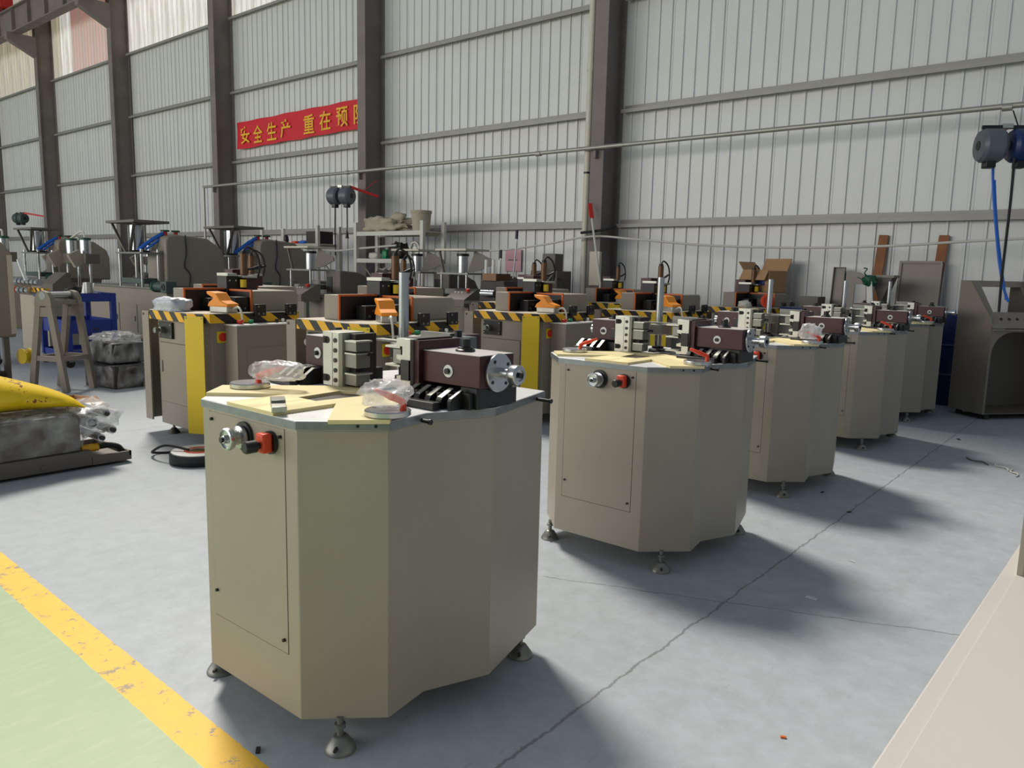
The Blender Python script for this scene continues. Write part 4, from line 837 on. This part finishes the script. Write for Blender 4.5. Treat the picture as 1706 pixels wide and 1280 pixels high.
# grey hood at the left edge
t = thing('machine_hood', 'tall taupe machine hood cut by the left edge', 'hood', (-10.22, 3.22, 0))
G().exx([(-1.2, .6), (.0, .6), (.0, 1.58), (-.18, 1.80), (-1.2, 1.86)], -.75, 0).build('shell', 'taupe', t, .02); G().box(-.01, .012, -.05, .0, .64, 1.55).build('edge_strip', 'cream_paint', t)
for xx in (-.7, -.06):
    for yy in (-1.1, -.1): G().box(xx-.03, xx+.03, yy-.03, yy+.03, 0, .6).build('leg', 'dark_taupe', t)
# wrapped cartons by the stand
t = thing('wrapped_crate', 'grey film-wrapped crate on the floor behind the roller stand, lower one', 'crate', (-9.72, 4.16, 0), .12); G().box(-.32, .32, -.26, .26, 0, .27).build('crate', 'dark_part', t, .01); G().blob((0, 0, .135), (.67, .55, .285), 30, .05, 14, 3, .25).build('wrap', 'thin_wrap', t, smooth=70)
G().box(.3, .46, .1, .3, 0, .07).build('pallet_end', 'taupe', t)
t = thing('wrapped_crate', 'black film-wrapped crate with white plastic on top, upper one', 'crate', (-9.76, 4.16, .29), .12); G().box(-.27, .27, -.22, .22, 0, .24).build('crate', 'black', t, .01); G().blob((0, 0, .125), (.57, .47, .27), 31, .06, 14, 3, .25).build('wrap', 'thin_wrap', t, smooth=70); G().blob((-.02, .0, .30), (.5, .42, .12), 32, .4, 14, 2.2, .7).build('plastic_top', 'film', t, smooth=70)
G().ring((.2, -.222, .13), (0, -1, 0), .05, .02, .004, 18).build('badge', 'dull_alu', t)
# flat stacked panels, motor
t = thing('panel_stack', 'stack of flat taupe sheet panels at the left edge', 'panels', (-9.1, 2.2, 0), .1)
for i in range(4): G().box(-.55+.03*i, .48-.02*i, -.6, .62-.02*i, .06*i, .06*i+.054).build('panel', 'taupe', t, .004)
t = thing('electric_motor', 'grey electric motor on the stacked panels at left', 'motor', (-9.30, 2.50, .24), .3)
G().cyl((-.16, 0, .12), (.14, 0, .12), .105, 22).build('housing', 'dull_alu', t)
for i in range(10): G().obox((-.01, .108*math.cos(i*.628), .12+.108*math.sin(i*.628)), (.26, .012, .012), 0, 0, i*.628).build('fin', 'dull_alu', t)
G().cyl((.14, 0, .12), (.2, 0, .12), .11, 22).build('fan_cover', 'steel', t); G().box(-.12, .1, -.1, .1, 0, .02).build('base', 'dull_alu', t)
t = thing('gear_unit', 'dark gear unit on the floor under the grey hood', 'gear unit', (-10.35, 2.75, 0), .3)
G().box(-.3, .3, -.25, .25, 0, .22).build('case', 'dark_part', t, .02); G().cyl((-.1, -.27, .2), (-.1, .25, .2), .14, 20).build('drum', 'dark_part', t); G().cyl((.3, 0, .12), (.42, 0, .12), .09, 18).build('shaft_flange', 'dull_alu', t); G().box(.05, .25, -.2, .2, .22, .32).build('terminal_box', 'dark_part', t, .01)
t = thing('black_tray', 'black tray of loose parts on the floor before the grey hood', 'tray', (-9.75, 2.98, 0), .2)
G().box(-.2, .2, -.14, .14, 0, .02).build('bottom', 'rubber', t)
for a in ((-.2, .2, -.14, -.125), (-.2, .2, .125, .14), (-.2, -.185, -.125, .125), (.185, .2, -.125, .125)): G().box(a[0], a[1], a[2], a[3], .02, .1).build('side', 'rubber', t)
t = thing('yellow_plug', 'yellow reel in the dark pile under the grey hood', 'reel', (-10.25, 3.35, .25)); G().lathe([(.09, 0), (.09, .02), (.05, .025), (.05, .08), (.09, .085), (.09, .1)], (0, 0, .12), (.3, -1, 0), 18).build('spool', 'yellow', t)
t = thing('floor_carton', 'small open cardboard carton on the floor beside the yellow bag', 'carton', (-8.2, 3.05, 0), .3)
for a, nm in (((-.16, .16, -.12, .12, 0, .01), 'bottom'), ((-.16, .16, -.12, -.11, .01, .15), 'side'), ((-.16, .16, .11, .12, .01, .15), 'side'), ((-.16, -.15, -.11, .11, .01, .15), 'side'), ((.15, .16, -.11, .11, .01, .15), 'side')): G().box(*a).build(nm, 'cardboard', t)
G().obox((.23, 0, .125), (.15, .23, .008), 0, .5).build('flap', 'cardboard', t)
# film-wrapped machine with the yellow bag on top
t = thing('wrapped_machine', 'low film-wrapped machine on a taupe base at the left edge', 'machine', (-5.86, 1.0, 0))
G().box(-.62, 0, 0, 1.28, .02, .13).build('base_channel', 'dark_taupe', t, .006); G().box(-.62, 0, 1.28, 1.56, .02, .05).box(-.02, 0, 1.28, 1.56, .05, .085).box(-.62, -.6, 1.28, 1.56, .05, .085).box(-.62, 0, 1.545, 1.56, .05, .085).build('base_tray', 'dark_taupe', t)
G().cyl((.0, .95, .06), (.02, .95, .06), .016, 12).build('base_bolt', 'dark_taupe', t)
for yy in (.2, 1.4): G().box(-.55, -.05, yy-.05, yy+.05, 0, .02).build('skid', 'dark_part', t)
b = G().box(-.56, -.03, 0, 1.22, .13, .40).build('body', 'dark_taupe', t, .01)
G().blob((-.295, .60, .27), (.58, 1.34, .29), 40, .05, 18, 3, .22).build('wrap', 'thin_wrap', t, smooth=70)
G().blob((-.3, .62, .41), (.56, 1.3, .045), 41, .3, 16, 2.4, .5).build('wrap_fold', 'film', t, smooth=70)
for yy, zz, r in ((1.30, .33, .045), (1.40, .39, .03), (1.44, .26, .03), (1.36, .21, .028)): rr = G().cyl((-.45, yy, zz), (-.02, yy, zz), r, 16).build('roller', 'steel', t); G().cyl((-.02, yy, zz), (.0, yy, zz), r*.6, 12).build('bearing', 'dark_part', rr)
G().blob((-.25, 1.34, .33), (.5, .36, .24), 42, .35, 14, 2.4, .7).build('wrap_end', 'film', t, smooth=70)
G().cyl((-.1, 1.24, .13), (-.1, 1.36, .13), .03, 14).build('brass_fitting', 'gold', t); G().tube([(-.1, 1.36, .13), (-.1, 1.44, .13), (-.09, 1.50, .11), (-.09, 1.53, .07)], .022, 8).build('hose', 'rubber', t)
G().box(-.03, -.022, .30, .42, .20, .42).build('side_plate', 'cast_alu', t)
o = thing('yellow_bag', 'bright yellow plastic bag with faint print lying on the wrapped machine', 'bag', (-5.85, 1.0, .425), 0)
g = G(); V = []; nu, nv = 26, 14
for i in range(nu+1):
    u = i/nu; y = -.5+1.78*u; hh = max(.006, min(.36, .56*(1-u)**.62)); wv = .31*(1-.3*u)
    for j in range(nv):
        a = 2*math.pi*j/nv; ca, sa = math.cos(a), math.sin(a)
        r_ = 1+.10*noise.noise(Vector((ca*1.6, sa*1.6, u*7)))
        V.append((-.31+wv*ca*r_, y+.03*sa, hh/2+.012+max(-hh/2, hh/2*sa*r_)))
g.add(V, [(i*nv+j, i*nv+(j+1) % nv, (i+1)*nv+(j+1) % nv, (i+1)*nv+j) for i in range(nu) for j in range(nv)]+[tuple(range(nv))[::-1], tuple(range(nu*nv, nu*nv+nv))])
g.build('bag_body', 'bag_yellow', o, smooth=60)
# cable reel on the floor
t = thing('cable_reel', 'flat black and white tape reel on the floor behind the nearest machine', 'reel', (-5.52, 2.92, 0))
G().lathe([(.21, .0), (.215, .01), (.215, .07), (.205, .08)], (0, 0, 0), (0, 0, 1), 36).build('tape', 'black', t); G().ring((0, 0, .08), (0, 0, 1), .20, .07, .006, 36).build('label_disc', 'white', t); G().ring((0, 0, .081), (0, 0, 1), .11, .075, .008, 30).build('printed_ring', 'red', t); G().cyl((0, 0, .075), (0, 0, .082), .07, 20).build('core', 'black', t)
tag(G().tube([(-5.52, 2.84, .1), (-5.7, 2.75, .12), (-5.86, 2.72, .05), (-5.95, 2.80, .012), (-5.85, 2.95, .012)], .010, 6).build('loose_cable', 'rubber'), 'loose black cable curling off the tape reel', 'cable')
# white roll on the floor below the press
t = thing('film_roll', 'white film roll on the floor in front of the large press', 'roll', (0, 0, 0)); G().ring((-12.6, 5.55, .09), (.9, .25, 0), .085, .05, 1.0, 22).build('tube', 'white', t); G().ring((-11.62, 5.822, .09), (.9, .25, 0), .06, .045, .04, 20).build('core', 'black', t)
# far background machines
def far_machine(loc, label, mt='taupe'):
    t = thing('punching_machine', label, 'machine', loc, 0, 'punching machines in the far background')
    G().box(-.7, .7, 0, .8, 0, .95).build('cabinet', mt, t, .01); G().exx([(-.35, .85), (.02, .85), (.02, 1.25), (-.06, 1.25), (-.35, 1.0)], -.1, .55).build('console', 'dark_taupe', t)
    G().box(-.75, .75, .25, .55, 1.45, 1.66).build('beam', 'dark_taupe', t, .01)
    for xx in (-.6, .0, .6): G().cyl((xx, .4, .95), (xx, .4, 1.45), .03, 10).build('post', 'steel', t)
    for xx in (-.35, .4): c = G().cyl((xx, .4, 1.66), (xx, .4, 1.95), .11, 18).build('cylinder', 'steel', t); G().cyl((xx, .4, 1.95), (xx, .4, 2.0), .12, 18).build('cylinder_cap', 'dark_green', c)
    for s_ in (-1, 1): G().obox((s_*.55, .15, 1.55), (.12, .25, .3), 0, 0, .5).build('bracket', mt, t)
    G().tube([(-.35, .4, 2.0), (0, .5, 2.15), (.4, .4, 2.0)], .02, 6).build('air_line', 'off_white', t)
    return t
f1 = far_machine((-18.4, 6.7, 0), 'twin-cylinder punching machine behind the blue trolley', 'beige')
dup(f1, (-19.9, 5.6, 0), 0, 'twin-cylinder punching machine right of the grey hood'); dup(f1, (-23.6, 8.6, 0), 0, 'twin-cylinder punching machine farther back at the left'); dup(f1, (-20.4, 9.4, 0), 0, 'twin-cylinder punching machine by the wall at far left')
dup(f1, (-26.5, 9.4, 0), 0, 'twin-cylinder punching machine far back against the wall')
# copper coloured stop rollers on a striped bar, on the far bench
t = thing('roller_bar', 'row of shiny rollers and striped bar on a bench behind the blue trolley', 'rollers', (-14.15, 4.75, 0))
G().box(-.8, .4, .05, .5, 0, .92).build('bench', 'beige', t); G().box(-.6, .5, .0, .06, .98, 1.05).build('striped_bar', 'hazard', t); G().box(-.7, .5, .06, .45, .92, .98).build('bench_top', 'dark_taupe', t)
for i in range(6): G().cyl((-.75+i*.18, .0, 1.14), (-.62+i*.18, .0, 1.14), .055, 16).build('roller', 'steel', t)
for i in range(4): G().cyl((-.75+i*.2, -.05, 1.0), (-.62+i*.2, -.05, 1.0), .05, 16).build('roller', 'orange_red' if i < 1 else 'steel', t)
G().bar((-.45, -.05, 1.5), (-.15, -.05, 1.16), .05, .03).build('lever', 'white', t)
for i, (px, py, w, mt, nm, lb) in enumerate(((1352, 996, .05, 'film', 'plastic_scrap', 'clear scrap of film on the floor right of the second machine'), (1305, 1228, .018, 'orange_edge', 'chip', 'small orange chip on the floor at the bottom of the picture'),
        (1415, 853, .03, 'dark_part', 'chip', 'small dark chip on the crack beside the third machine'), (1370, 820, .03, 'rubber', 'chip', 'small black scrap beside the foot of the third machine'), (1597, 732, .05, 'rubber', 'chip', 'thin black scrap near the console'),
        (430, 1250, .03, 'rubber', 'chip', 'small black scrap by the yellow line'), (1420, 935, .03, 'film', 'plastic_scrap', 'tiny clear film scrap on the bright floor'), (185, 683, .09, 'film', 'plastic_scrap', 'white strip of film on the floor near the striped machine'))):
    p = Zp(px, py, .004); o = G().obox((0, 0, 0), (w, w*.45, .005), .5*i).build(nm, mt); o.location = (p.x, p.y, .004); tag(o, lb, 'scrap')
for i, (px, py) in enumerate(((1627, 768), (1668, 778), (1690, 788))):
    p = Zp(px, py, .006); o = G().tube([(-.12, .02, 0), (-.03, -.02, 0), (.05, .01, .004), (.13, -.02, 0)], .006, 6).build('wire_offcut', 'off_white' if i else 'dull_alu'); o.location = p; o.rotation_euler = (0, 0, -.6-.3*i)
    tag(o, ('short bright wire offcut on the floor, nearest the machines', 'pale wire offcut on the floor before the console', 'pale wire offcut on the floor at the right edge')[i], 'wire')
